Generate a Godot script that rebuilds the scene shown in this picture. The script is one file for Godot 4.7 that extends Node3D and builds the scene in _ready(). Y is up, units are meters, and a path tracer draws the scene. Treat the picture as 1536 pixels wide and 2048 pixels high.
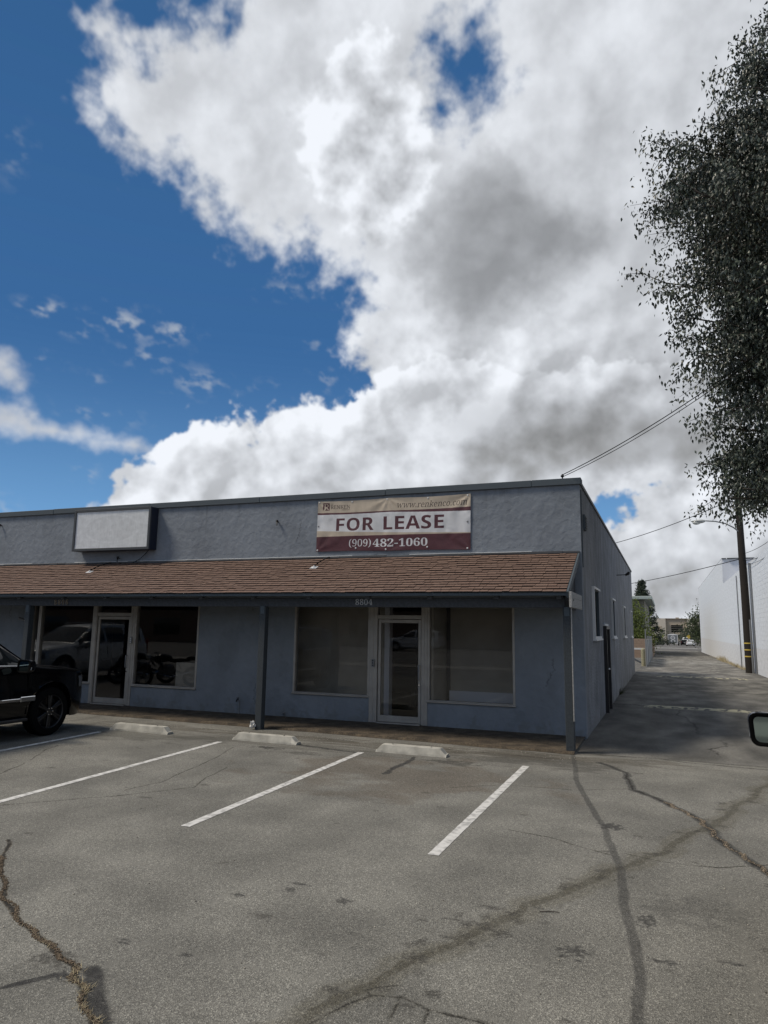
extends Node3D
# A single-storey grey stucco shop row with a shingled canopy, seen from its parking lot under a cloudy sky.
# World: x along the shop front (0 at its right corner), y up, z towards the viewer (0 at the shop front). Metres.

const D2R := PI / 180.0
var rng := RandomNumberGenerator.new()
var M := {}

# ------------------------------------------------------------------ mesh builder
class MB:
	var v := PackedVector3Array()
	var n := PackedVector3Array()
	var uv := PackedVector2Array()
	var uv2 := PackedVector2Array()
	var idx := PackedInt32Array()

	func add(p: Vector3, nn: Vector3, u := Vector2.ZERO) -> int:
		v.append(p); n.append(nn); uv.append(u)
		return v.size() - 1

	func face(a: int, b: int, c: int) -> void:
		var g := (v[b] - v[a]).cross(v[c] - v[a])
		if g.dot(n[a] + n[b] + n[c]) > 0.0:
			idx.append(a); idx.append(c); idx.append(b)
		else:
			idx.append(a); idx.append(b); idx.append(c)

	func quad(a: Vector3, b: Vector3, c: Vector3, d: Vector3, out := Vector3.ZERO, u0 := Vector2.ZERO, u1 := Vector2.ONE) -> void:
		var nn := (b - a).cross(c - a)
		if nn.length_squared() < 1e-14:
			nn = (c - a).cross(d - a)
		nn = nn.normalized()
		if out != Vector3.ZERO and nn.dot(out) < 0.0:
			nn = -nn
		var i := add(a, nn, Vector2(u0.x, u1.y))
		add(b, nn, Vector2(u1.x, u1.y)); add(c, nn, Vector2(u1.x, u0.y)); add(d, nn, Vector2(u0.x, u0.y))
		face(i, i + 1, i + 2); face(i, i + 2, i + 3)

	func tri(a: Vector3, b: Vector3, c: Vector3, out: Vector3) -> void:
		var nn := (b - a).cross(c - a).normalized()
		if nn.dot(out) < 0.0:
			nn = -nn
		var i := add(a, nn, Vector2(a.x, a.y)); add(b, nn, Vector2(b.x, b.y)); add(c, nn, Vector2(c.x, c.y))
		face(i, i + 1, i + 2)

	func box(c: Vector3, s: Vector3, b := Basis()) -> void:
		var h := s * 0.5
		for ax in 3:
			for sg in [-1.0, 1.0]:
				var nn := Vector3.ZERO; nn[ax] = sg
				var t := Vector3.ZERO; t[(ax + 1) % 3] = 1.0
				var w := Vector3.ZERO; w[(ax + 2) % 3] = 1.0
				if ax == 0:
					var sw := t; t = w; w = sw
				elif ax == 1:
					var sw2 := t; t = w; w = sw2
				var o := nn * h[ax]
				var tt := t * (t.dot(h)); var ww := w * (w.dot(h))
				var gn := (b * nn).normalized()
				var i := v.size()
				for k in [[-1, -1], [1, -1], [1, 1], [-1, 1]]:
					var p: Vector3 = c + b * (o + tt * k[0] + ww * k[1])
					add(p, gn, Vector2(p.dot(b * t), -p.dot(b * w)))
				face(i, i + 1, i + 2); face(i, i + 2, i + 3)

	func bbox(a: Vector3, b: Vector3) -> void:
		box((a + b) * 0.5, (b - a).abs())

	# box with its edges cut at 45 degrees by c
	func cham(ce: Vector3, s: Vector3, c: float, b := Basis()) -> void:
		var h := s * 0.5
		c = minf(c, minf(h.x, minf(h.y, h.z)) * 0.9)
		var q := func(p: Vector3) -> Vector3: return ce + b * p
		for ax in 3:
			var a1 := (ax + 1) % 3; var a2 := (ax + 2) % 3
			for sg in [-1.0, 1.0]:
				var ps := []
				for k in [[-1, -1], [1, -1], [1, 1], [-1, 1]]:
					var p := Vector3.ZERO
					p[ax] = sg * h[ax]; p[a1] = k[0] * (h[a1] - c); p[a2] = k[1] * (h[a2] - c)
					ps.append(q.call(p))
				var o := Vector3.ZERO; o[ax] = sg
				quad(ps[0], ps[1], ps[2], ps[3], b * o)
			for s1 in [-1.0, 1.0]:
				for s2 in [-1.0, 1.0]:
					var p0 := Vector3.ZERO; var p1 := Vector3.ZERO
					p0[a1] = s1 * h[a1]; p0[a2] = s2 * (h[a2] - c)
					p1[a1] = s1 * (h[a1] - c); p1[a2] = s2 * h[a2]
					var e := Vector3.ZERO; e[ax] = h[ax] - c
					var o2 := Vector3.ZERO; o2[a1] = s1; o2[a2] = s2
					quad(q.call(p0 - e), q.call(p1 - e), q.call(p1 + e), q.call(p0 + e), b * o2)
		for sx in [-1.0, 1.0]:
			for sy in [-1.0, 1.0]:
				for sz in [-1.0, 1.0]:
					var d := Vector3(sx, sy, sz)
					tri(q.call(d * Vector3(h.x, h.y - c, h.z - c)), q.call(d * Vector3(h.x - c, h.y, h.z - c)), q.call(d * Vector3(h.x - c, h.y - c, h.z)), b * d)

	func tube(path: Array, radii: Array, sides := 8, caps := true) -> void:
		var first := v.size()
		var up := Vector3.UP
		for i in path.size():
			var t: Vector3 = (path[mini(i + 1, path.size() - 1)] - path[maxi(i - 1, 0)]).normalized()
			if absf(t.dot(up)) > 0.95:
				up = Vector3.RIGHT if absf(t.x) < 0.9 else Vector3.BACK
			var sx := t.cross(up).normalized()
			var sy := sx.cross(t).normalized()
			up = sy
			for k in sides:
				var a := TAU * k / sides
				var nn := sx * cos(a) + sy * sin(a)
				add(path[i] + nn * float(radii[i]), nn, Vector2(float(k) / sides, float(i)))
		for i in path.size() - 1:
			for k in sides:
				var a := first + i * sides + k
				var b := first + i * sides + (k + 1) % sides
				face(a, b, b + sides); face(a, b + sides, a + sides)
		if caps:
			for e in 2:
				var at := 0 if e == 0 else path.size() - 1
				var t2: Vector3 = (path[0] - path[1]).normalized() if e == 0 else (path[-1] - path[-2]).normalized()
				var c := add(path[at], t2)
				var ring := v.size()
				for k in sides:
					add(v[first + at * sides + k], t2)
				for k in sides:
					face(c, ring + k, ring + (k + 1) % sides)

	# profile of (radius, height along axis) turned about axis through c
	func lathe(c: Vector3, axis: Vector3, prof: Array, sides := 24) -> void:
		var w := axis.normalized()
		var sx := w.cross(Vector3.UP if absf(w.y) < 0.9 else Vector3.RIGHT).normalized()
		var sy := w.cross(sx).normalized()
		for i in prof.size() - 1:
			var p: Vector2 = prof[i]; var q: Vector2 = prof[i + 1]
			var dr := q - p
			if dr.length() < 1e-6: continue
			var first := v.size()
			for k in sides + 1:
				var a := TAU * k / sides
				var r := sx * cos(a) + sy * sin(a)
				var nn := (r * dr.y - w * dr.x).normalized()
				add(c + r * p.x + w * p.y, nn, Vector2(float(k) / sides, 0)); add(c + r * q.x + w * q.y, nn, Vector2(float(k) / sides, 1))
			for k in sides:
				var a2 := first + k * 2
				face(a2, a2 + 2, a2 + 3); face(a2, a2 + 3, a2 + 1)

	func ball(c: Vector3, r: Vector3, rings := 8, sides := 12, b := Basis()) -> void:
		var first := v.size()
		for i in rings + 1:
			var t := PI * i / rings
			for k in sides + 1:
				var a := TAU * k / sides
				var d := Vector3(sin(t) * cos(a), cos(t), sin(t) * sin(a))
				add(c + b * (d * r), (b * (d / r)).normalized(), Vector2(float(k) / sides, float(i) / rings))
		for i in rings:
			for k in sides:
				var a := first + i * (sides + 1) + k
				face(a, a + 1, a + sides + 2); face(a, a + sides + 2, a + sides + 1)

	# grid[i][j] of points, smooth normals
	func grid(g: Array, out_hint: Callable, wrap_uv := Vector2.ONE) -> void:
		var ni := g.size(); var nj: int = g[0].size()
		var first := v.size()
		for i in ni:
			for j in nj:
				var du: Vector3 = g[mini(i + 1, ni - 1)][j] - g[maxi(i - 1, 0)][j]
				var dv: Vector3 = g[i][mini(j + 1, nj - 1)] - g[i][maxi(j - 1, 0)]
				var nn := du.cross(dv)
				nn = nn.normalized() if nn.length() > 1e-9 else Vector3.UP
				var o: Vector3 = out_hint.call(g[i][j])
				if nn.dot(o) < 0.0: nn = -nn
				add(g[i][j], nn, Vector2(float(j) / (nj - 1), float(i) / (ni - 1)) * wrap_uv)
		for i in ni - 1:
			for j in nj - 1:
				var a := first + i * nj + j
				face(a, a + 1, a + nj + 1); face(a, a + nj + 1, a + nj)

	func mesh() -> ArrayMesh:
		var a := []
		a.resize(Mesh.ARRAY_MAX)
		a[Mesh.ARRAY_VERTEX] = v; a[Mesh.ARRAY_NORMAL] = n; a[Mesh.ARRAY_TEX_UV] = uv; a[Mesh.ARRAY_INDEX] = idx
		if uv2.size() == v.size():
			a[Mesh.ARRAY_TEX_UV2] = uv2
		var m := ArrayMesh.new()
		m.add_surface_from_arrays(Mesh.PRIMITIVE_TRIANGLES, a)
		return m

# ------------------------------------------------------------------ node helpers
func part(called: String, mb, m: Material, parent: Node) -> MeshInstance3D:
	var o := MeshInstance3D.new()
	o.name = called
	o.mesh = mb.mesh() if mb is MB else mb
	o.material_override = m
	parent.add_child(o, true)
	return o

func thing(called: String, label: String, category: String, at := Vector3.ZERO, group := "") -> Node3D:
	var o := Node3D.new()
	o.name = called
	o.position = at
	add_child(o, true)
	return tag(o, label, category, group)

func tag(o: Node3D, label: String, category: String, group := "") -> Node3D:
	o.set_meta("label", label); o.set_meta("category", category)
	if group: o.set_meta("group", group)
	return o

func struct(called: String, mb, m: Material, label := "", parent: Node = null) -> MeshInstance3D:
	var o := part(called, mb, m, parent if parent else self)
	if parent == null:
		o.set_meta("kind", "structure")
		if label: o.set_meta("label", label)
	return o

func lin(r: float, g: float, b: float) -> Color:
	return Color(r, g, b).linear_to_srgb()

func mat(called: String, c: Color, rough := 0.8, metal := 0.0) -> StandardMaterial3D:
	var m := StandardMaterial3D.new()
	m.resource_name = called
	m.albedo_color = c
	m.roughness = rough
	m.metallic = metal
	M[called] = m
	return m

func fnl(type: int, freq: float, octaves := 4, sd := 1) -> FastNoiseLite:
	var f := FastNoiseLite.new()
	f.noise_type = type
	f.frequency = freq
	f.seed = sd
	f.fractal_type = FastNoiseLite.FRACTAL_FBM if octaves > 1 else FastNoiseLite.FRACTAL_NONE
	f.fractal_octaves = octaves
	return f

func noise_tex(f: FastNoiseLite, size: int, ramp: Array = [], as_normal := false, bump := 4.0) -> NoiseTexture2D:
	var t := NoiseTexture2D.new()
	t.width = size; t.height = size
	t.seamless = true
	t.noise = f
	if ramp:
		var g := Gradient.new()
		var off := PackedFloat32Array(); var col := PackedColorArray()
		for r in ramp:
			off.append(r[0]); col.append(r[1])
		g.offsets = off; g.colors = col
		t.color_ramp = g
	if as_normal:
		t.as_normal_map = true
		t.bump_strength = bump
	return t

func grey(x: float) -> Color:
	return Color(x, x, x)

func gy(z: float) -> float:            # the alley falls gently away from the lot
	return -0.009 * clampf(-z - 22.0, 0.0, 200.0)

# ------------------------------------------------------------------ sky
var sky_az0 := -85.0
var sky_el0 := -3.0
const SKY_STEP := 0.5
const SKY_NA := 251
const SKY_NE := 157
var sky_sd := PackedFloat32Array()
var sky_sh := PackedFloat32Array()
var sky_wi := PackedFloat32Array()
var sky_l1 := PackedFloat32Array()      # nearer clouds, each with its own edge
var sky_l2 := PackedFloat32Array()
var sky_l3 := PackedFloat32Array()
var sky_l4 := PackedFloat32Array()
var nW: FastNoiseLite
var nE: FastNoiseLite
var nH: FastNoiseLite
var nB: FastNoiseLite
var nG: FastNoiseLite
var nB2: FastNoiseLite
var nF: FastNoiseLite
var nS: FastNoiseLite

func poly_sd(p: Vector2, q: PackedVector2Array) -> float:
	var best := 1e9
	var inside := false
	var j := q.size() - 1
	for i in q.size():
		var a := q[j]; var b := q[i]
		var e := b - a; var w := p - a
		var t := clampf(w.dot(e) / e.length_squared(), 0.0, 1.0)
		best = minf(best, (w - e * t).length_squared())
		if (a.y > p.y) != (b.y > p.y) and p.x < (b.x - a.x) * (p.y - a.y) / (b.y - a.y) + a.x:
			inside = not inside
		j = i
	return sqrt(best) if inside else -sqrt(best)

func sample(g: PackedFloat32Array, az: float, el: float) -> float:
	var fx := clampf((az - sky_az0) / SKY_STEP, 0.0, SKY_NA - 1.001)
	var fy := clampf((el - sky_el0) / SKY_STEP, 0.0, SKY_NE - 1.001)
	var ix := int(fx); var iy := int(fy)
	var tx := fx - ix; var ty := fy - iy
	var k := iy * SKY_NA + ix
	return lerpf(lerpf(g[k], g[k + 1], tx), lerpf(g[k + SKY_NA], g[k + SKY_NA + 1], tx), ty)

func sky_prepare() -> void:
	nW = fnl(FastNoiseLite.TYPE_SIMPLEX_SMOOTH, 0.05, 4, 11)
	nE = fnl(FastNoiseLite.TYPE_SIMPLEX_SMOOTH, 0.16, 6, 23)
	nE.fractal_gain = 0.56
	nH = fnl(FastNoiseLite.TYPE_SIMPLEX_SMOOTH, 0.075, 6, 37)
	nF = fnl(FastNoiseLite.TYPE_SIMPLEX_SMOOTH, 0.042, 6, 61)
	nB2 = fnl(FastNoiseLite.TYPE_SIMPLEX_SMOOTH, 0.035, 3, 53)
	nB = fnl(FastNoiseLite.TYPE_CELLULAR, 0.15, 4, 5)
	nB.cellular_return_type = FastNoiseLite.RETURN_DISTANCE
	nG = fnl(FastNoiseLite.TYPE_SIMPLEX_SMOOTH, 0.014, 3, 71)
	nS = fnl(FastNoiseLite.TYPE_SIMPLEX_SMOOTH, 0.3, 5, 91)
	var main := PackedVector2Array([Vector2(-37.7, 42.8), Vector2(-41, 42.4), Vector2(-42.5, 41.2), Vector2(-45, 42.3), Vector2(-47.6, 41.2), Vector2(-47, 38.8), Vector2(-47.5, 36.4), Vector2(-47, 34.7), Vector2(-45, 33.6), Vector2(-41.9, 32.7), Vector2(-39.3, 32.3), Vector2(-37.6, 30.8), Vector2(-36.2, 29.5), Vector2(-33.3, 29.0), Vector2(-31.4, 29.3), Vector2(-28.8, 27.4), Vector2(-27.3, 26.6), Vector2(-24.9, 26.9), Vector2(-24.1, 25.3), Vector2(-25.1, 22.7), Vector2(-24.9, 21.0), Vector2(-23, 19.5), Vector2(-23.2, 18.4), Vector2(-25.1, 17.4), Vector2(-28, 18.2), Vector2(-30.6, 17.3), Vector2(-32.6, 15.6), Vector2(-34.8, 16), Vector2(-37, 16.3), Vector2(-38.4, 14.8), Vector2(-39.9, 14), Vector2(-40.9, 12.8), Vector2(-42.8, 11.8), Vector2(-41.3, 10.6), Vector2(-42.3, 9.2), Vector2(-43.8, 7.4), Vector2(-46, -8), Vector2(80, -8), Vector2(80, 84), Vector2(-30, 84), Vector2(-35, 50)])
	var hole1 := PackedVector2Array([Vector2(-18.0, 42.2), Vector2(-17.5, 40.7), Vector2(-16.8, 39.2), Vector2(-15.6, 38.5), Vector2(-13.2, 38.8), Vector2(-11.3, 40.0), Vector2(-12.3, 41.1), Vector2(-14.7, 41.9), Vector2(-13.4, 43.6), Vector2(-14.3, 43.8), Vector2(-16.1, 42.3)])
	var hole2 := PackedVector2Array([Vector2(-5.6, 10.2), Vector2(-2.4, 10.8), Vector2(0.1, 10.3), Vector2(-0.9, 7.7), Vector2(-2.9, 6.6), Vector2(-5.4, 7.0)])
	var st1 := PackedVector2Array([Vector2(-54.6, 15.9), Vector2(-50.8, 15.5), Vector2(-48.9, 15.8), Vector2(-47.5, 14.8), Vector2(-44.7, 14.7), Vector2(-40.6, 13.8), Vector2(-39.8, 12.9), Vector2(-42.4, 12.7), Vector2(-47.3, 13.2), Vector2(-50.6, 13.0), Vector2(-54.3, 13.2)])
	var st2 := PackedVector2Array([Vector2(-54.3, 18.7), Vector2(-51.2, 19.1), Vector2(-50.2, 19.0), Vector2(-48.9, 17.6), Vector2(-49.1, 16.0), Vector2(-50.9, 16.4), Vector2(-54.1, 16.3)])
	var b1 := PackedVector2Array([Vector2(-29.5, 35.8), Vector2(-29.7, 38.0), Vector2(-28.5, 39.9), Vector2(-26.8, 41.7), Vector2(-24.3, 42.8), Vector2(-21.8, 42.5), Vector2(-19.9, 41.0), Vector2(-18.3, 38.6), Vector2(-16.8, 35.1), Vector2(-18.7, 31.8), Vector2(-21.7, 29.9), Vector2(-25.2, 30.0), Vector2(-28.1, 32.6)])
	var b2 := PackedVector2Array([Vector2(-18.3, 34.2), Vector2(-16.1, 35.3), Vector2(-13.5, 36.0), Vector2(-11.3, 35.8), Vector2(-9.2, 34.2), Vector2(-6.3, 32.8), Vector2(-3.1, 31.1), Vector2(-0.5, 28.7), Vector2(-1.8, 26.1), Vector2(-5.8, 24.6), Vector2(-10.3, 23.7), Vector2(-14.8, 23.4), Vector2(-18.2, 24.9), Vector2(-20.8, 27.8), Vector2(-20.4, 31.2)])
	var b3 := PackedVector2Array([Vector2(-44.1, 6.8), Vector2(-42.7, 9.7), Vector2(-42.5, 11.4), Vector2(-40.6, 12.9), Vector2(-38.6, 14.5), Vector2(-36.9, 15.8), Vector2(-34.8, 15.6), Vector2(-32.6, 15.0), Vector2(-30.6, 16.8), Vector2(-28.0, 17.9), Vector2(-25.3, 16.8), Vector2(-23.4, 18.5), Vector2(-21.1, 20.0), Vector2(-18.2, 21.1), Vector2(-15.9, 21.9), Vector2(-14.0, 22.2), Vector2(-11.9, 20.5), Vector2(-7.9, 19.9), Vector2(-4.7, 20.6), Vector2(-0.2, 19.5), Vector2(4.1, 20.4), Vector2(9.9, 17.4), Vector2(9.4, 10.6), Vector2(-0.3, 10.3), Vector2(-4.3, 10.3), Vector2(-6.3, 7.7), Vector2(-8.3, 2.3), Vector2(-43.7, 1.6)])
	var b4 := PackedVector2Array([Vector2(-5.2, 6.5), Vector2(-2.9, 7.6), Vector2(-1.0, 9.4), Vector2(0.8, 10.5), Vector2(2.9, 10.2), Vector2(9.4, 11.2), Vector2(8.6, -1.2), Vector2(-5.4, -1.5)])
	# az, el, half widths, change of brightness (linear)
	var tone := [[-8.5, 28.0, 11.0, 6.0, -0.10], [-13.9, 32.7, 5.0, 3.5, -0.10], [-3.5, 15.2, 12.0, 4.6, -0.31], [1.0, 12.4, 9.0, 3.6, -0.10], [-18.0, 29.0, 4.0, 4.0, -0.06],
		[-25.0, 31.5, 5.0, 3.0, -0.06], [-16.0, 14.5, 9.0, 2.6, -0.05], [0.0, 6.0, 6.0, 3.0, -0.08], [0.0, 2.2, 9.0, 2.0, -0.16], [-11.0, 36.9, 3.0, 1.6, 0.14], [-13.5, 22.2, 5.0, 1.8, 0.08],
		[-26.0, 16.9, 5.0, 2.4, 0.15], [-38.0, 12.0, 6.0, 2.5, 0.10], [-22.5, 18.4, 4.0, 1.8, 0.15], [-20.0, 24.5, 2.5, 3.0, 0.06], [-5.0, 37.5, 7.0, 4.0, -0.05], [-35.0, 36.0, 6.0, 4.0, 0.02], [-27.0, 34.0, 3.0, 5.0, 0.05],
		[2.0, 24.0, 6.0, 6.0, -0.05], [-33.0, 10.5, 9.0, 1.8, -0.06], [-8.0, 12.0, 7.0, 2.5, -0.12]]
	var wisps := [[-48.6, 21.9, 1.7, 0.8, 0.8], [-46.4, 21.2, 1.4, 0.5, 0.75], [-43.2, 22.4, 2.6, 0.9, 0.85], [-39.1, 22.2, 1.6, 0.8, 0.75], [-40.9, 20.3, 2.4, 1.0, 0.5], [-37.0, 18.5, 2.4, 0.9, 0.55], [-30.4, 26.0, 2.4, 0.7, 0.38], [-44.8, 11.0, 0.8, 1.0, 0.5], [-48.2, 18.6, 1.6, 0.5, 0.45], [-27.1, 21.8, 1.2, 0.5, 0.4], [-44.6, 18.1, 1.0, 0.4, 0.4], [-26.5, 19.3, 1.4, 1.0, 0.4], [-31.5, 18.2, 2.0, 0.7, 0.35], [-51.5, 8.0, 2.0, 1.2, 0.9], [-44, 15.4, 3.0, 0.8, 0.5], [-52, 32, 1.5, 2, 0.25]]
	sky_sd.resize(SKY_NA * SKY_NE); sky_sh.resize(SKY_NA * SKY_NE); sky_wi.resize(SKY_NA * SKY_NE)
	sky_l1.resize(SKY_NA * SKY_NE); sky_l2.resize(SKY_NA * SKY_NE); sky_l3.resize(SKY_NA * SKY_NE); sky_l4.resize(SKY_NA * SKY_NE)
	for j in SKY_NE:
		var el := sky_el0 + j * SKY_STEP
		for i in SKY_NA:
			var az := sky_az0 + i * SKY_STEP
			var p := Vector2(az, el)
			var s := poly_sd(p, main)
			if az > -22 and az < -7 and el > 34:
				s = minf(s, -poly_sd(p, hole1) + 0.8)
			if az > -12 and az < 6 and el < 16:
				s = minf(s, -poly_sd(p, hole2) * 0.9)
			var k := j * SKY_NA + i
			sky_l1[k] = poly_sd(p, b1)
			sky_l2[k] = poly_sd(p, b2)
			sky_l3[k] = maxf(poly_sd(p, b3), poly_sd(p, b4))
			sky_l4[k] = maxf(poly_sd(p, st1), poly_sd(p, st2))
			sky_sd[j * SKY_NA + i] = s
			var b := 0.70
			for t in tone:
				var dx: float = (az - t[0]) / t[2]; var dy: float = (el - t[1]) / t[3]
				var r2 := dx * dx + dy * dy
				if r2 < 6.0: b += t[4] * exp(-pow(r2, 1.15))
			sky_sh[j * SKY_NA + i] = b
			var w := 0.0
			for t in wisps:
				var dx2: float = (az - t[0]) / (t[2] * 0.8); var dy2: float = (el - t[1]) / (t[3] * 0.85)
				w += t[4] * exp(-(dx2 * dx2 + dy2 * dy2))
			sky_wi[j * SKY_NA + i] = w

func sstep(a: float, b: float, x: float) -> float:
	var t := clampf((x - a) / (b - a), 0.0, 1.0)
	return t * t * (3.0 - 2.0 * t)

func sky_color(az: float, el: float) -> Color:
	var ca := az * D2R; var ce := el * D2R
	var d := Vector3(sin(ca) * cos(ce), sin(ce), -cos(ca) * cos(ce)) * 100.0
	var e1 := maxf(el, 0.0)
	# clear air
	var t := e1 / 46.0
	var low := pow(1.0 - sstep(0.0, 24.0, e1), 1.3)
	var r := lerpf(0.054, 0.034, minf(t, 1.2)); var g := lerpf(0.166, 0.112, minf(t, 1.2)); var b := lerpf(0.395, 0.272, minf(t, 1.2))
	r += 0.15 * low; g += 0.27 * low; b += 0.36 * low
	# cloud
	var wx := nW.get_noise_3d(d.x, d.y, d.z); var wy := nW.get_noise_3d(d.x + 300.0, d.y, d.z)
	var a2 := az + wx * 2.6; var e2 := el + wy * 1.8
	var win := sstep(-84.0, -62.0, az) * (1.0 - sstep(20.0, 38.0, az)) * (1.0 - sstep(52.0, 70.0, el))
	var edge := nE.get_noise_3d(d.x, d.y * 1.15, d.z)
	var bil := nB.get_noise_3d(d.x + wx * 3.0, d.y * 1.2, d.z + wy * 3.0)
	var gen := nG.get_noise_3d(d.x, d.y * 1.6, d.z)
	var sd: float = gen * 22.0 + 1.5
	var base := 0.52 + 0.16 * nG.get_noise_3d(d.x + 77.0, d.y * 2.0, d.z)
	if win > 0.0:
		sd = lerpf(sd, sample(sky_sd, a2, e2), win)
		base = lerpf(base, sample(sky_sh, az + wx * 5.5 + edge * 1.5, el + wy * 4.5 + edge), win)
	var high := sstep(16.0, 28.0, el)
	var soft := lerpf(0.5, 1.7, high)
	var puff := lerpf(1.6, 0.3, high)
	var fine := nS.get_noise_3d(d.x, d.y, d.z)
	var wisp := nS.get_noise_3d(d.x * 2.1 + 40.0 + wx * 6.0, d.y * 2.1, d.z * 2.1 + wy * 6.0)
	var s2 := sd + edge * lerpf(1.6, 2.3, high) + fine * 1.0 + wisp * 0.55 - (bil + 0.45) * puff
	var al := sstep(-0.5 * soft, 1.6 * soft, s2)
	al = clampf(al * (1.0 + 0.35 * fine * (1.0 - al)), 0.0, 1.0)
	# relief: lit from the upper left
	var h0 := nH.get_noise_3d(d.x, d.y, d.z) - bil * 0.22
	var lx := d.x - 1.5 * cos(ca); var lz := d.z - 1.5 * sin(ca)
	var h1 := nH.get_noise_3d(lx, d.y + 1.7, lz) - nB.get_noise_3d(lx + wx * 3.0, (d.y + 1.7) * 1.2, lz + wy * 3.0) * 0.22
	var rel := clampf(h0 - h1, -0.35, 0.35)
	var thick := sstep(0.3, 6.5, s2)
	var br := lerpf(0.72, base, thick)
	var amp := lerpf(0.95, 0.38, high) * lerpf(0.7, 1.0, thick)
	br *= 1.0 + rel * amp + 0.16 * nB2.get_noise_3d(d.x, d.y * 1.4, d.z) + (edge * 0.05 + fine * 0.035 + wisp * 0.02)
	# nearer clouds in front of the sheet: bright rims, greyer hearts, crisp billowed edges
	if win > 0.0:
		var ed := edge * 1.1 + fine * 0.55 + wisp * 0.3 - (bil + 0.42) * 2.3
		var ax := az + wx * 1.6; var ex := el + wy * 1.2
		var s1: float = sample(sky_l1, ax, ex) + ed
		var a1: float = sstep(-0.25, 0.9, s1) * win
		br = lerpf(br, lerpf(0.86, 0.70, sstep(0.0, 2.6, s1)) * (1.0 + rel * 1.15 + fine * 0.05), a1 * 0.9)
		var s2b: float = sample(sky_l2, ax + wx * 1.5, ex + wy) + ed * 1.1
		var a2b: float = sstep(-0.35, 1.1, s2b) * win
		br = lerpf(br, lerpf(0.56, 0.335, sstep(0.0, 4.2, s2b)) * (1.0 + rel * 0.42 + fine * 0.04), a2b * 0.92)
		var s3: float = sample(sky_l3, ax, ex) + ed
		var a3: float = sstep(-0.12, 0.45, s3) * win
		br = lerpf(br, lerpf(minf(0.86, base + 0.18), base, sstep(0.0, 3.4, s3)) * (1.0 + rel * 0.8 + fine * 0.05), a3)
		al = maxf(al, a3)
		var s4: float = sample(sky_l4, az + wx * 0.8, el + wy * 0.5) + edge * 0.7 + fine * 0.55
		var a4: float = sstep(-0.35, 1.3, s4) * 0.9 * win
		br = lerpf(br, 0.60 * (1.0 + rel * 0.3), a4 * (1.0 - al))
		al = maxf(al, a4)
	br = clampf(br, 0.2, 0.93)
	var dk := 1.0 - sstep(0.2, 0.55, br)
	var warm := (1.0 - sstep(8.0, 24.0, el)) * dk
	var cr := br * (0.962 + 0.028 * warm); var cg := br; var cb := br * (1.062 - 0.062 * warm)
	r = lerpf(r, cr, al); g = lerpf(g, cg, al); b = lerpf(b, cb, al)
	if win > 0.0:
		var w := sample(sky_wi, az + wx * 1.2, el + wy * 0.8)
		if w > 0.02:
			var ns := nS.get_noise_3d(d.x * 1.2 + d.y * 0.7, d.y * 1.7, d.z * 1.2) + 0.6 * edge
			var wa := clampf(w * 0.95 * sstep(-0.12, 0.55, ns + w * 0.30 - 0.14), 0.0, 0.8) * win
			r = lerpf(r, 0.52, wa); g = lerpf(g, 0.56, wa); b = lerpf(b, 0.60, wa)
	return Color(r, g, b)

func sky_rows(w: int, h: int, az0: float, az1: float, el_top: float, el_bot: float) -> Image:
	var rows := []
	rows.resize(h)
	var job := func(y: int) -> void:
		var el := lerpf(el_top, el_bot, (y + 0.5) / h)
		var buf := PackedByteArray()
		buf.resize(w * 3)
		for x in w:
			var c := sky_color(lerpf(az0, az1, (x + 0.5) / w), el).linear_to_srgb()
			buf[x * 3] = clampi(int(c.r * 255.0 + 0.5), 0, 255); buf[x * 3 + 1] = clampi(int(c.g * 255.0 + 0.5), 0, 255); buf[x * 3 + 2] = clampi(int(c.b * 255.0 + 0.5), 0, 255)
		rows[y] = buf
	var id := WorkerThreadPool.add_group_task(job, h, -1, true)
	WorkerThreadPool.wait_for_group_task_completion(id)
	var all := PackedByteArray()
	for y in h:
		all.append_array(rows[y])
	return Image.create_from_data(w, h, false, Image.FORMAT_RGB8, all)

func make_sky() -> Image:
	sky_prepare()
	var im := Image.create_empty(4096, 2048, false, Image.FORMAT_RGB8)
	im.fill(lin(0.16, 0.16, 0.155))
	var top := sky_rows(768, 192, -180.0, 180.0, 90.0, 0.0)
	top.resize(4096, 1024, Image.INTERPOLATE_CUBIC)
	im.blit_rect(top, Rect2i(0, 0, 4096, 1024), Vector2i(0, 0))
	# the part of the sky with the big cloud, finer: columns of 0.0879 degrees
	var c0 := 1346; var c1 := 2304; var r0 := 420; var r1 := 1024
	var a0 := (c0 / 4096.0 - 0.5) * 360.0; var a1 := (c1 / 4096.0 - 0.5) * 360.0
	var fine := sky_rows(c1 - c0, r1 - r0, a0, a1, 90.0 - r0 * 180.0 / 2048.0, 90.0 - r1 * 180.0 / 2048.0)
	im.blit_rect(fine, Rect2i(0, 0, c1 - c0, r1 - r0), Vector2i(c0, r0))
	var out := Image.create_empty(4096, 2048, false, Image.FORMAT_RGB8)   # a panorama begins at -z
	out.blit_rect(im, Rect2i(2048, 0, 2048, 2048), Vector2i(0, 0))
	out.blit_rect(im, Rect2i(0, 0, 2048, 2048), Vector2i(2048, 0))
	return out

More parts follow.
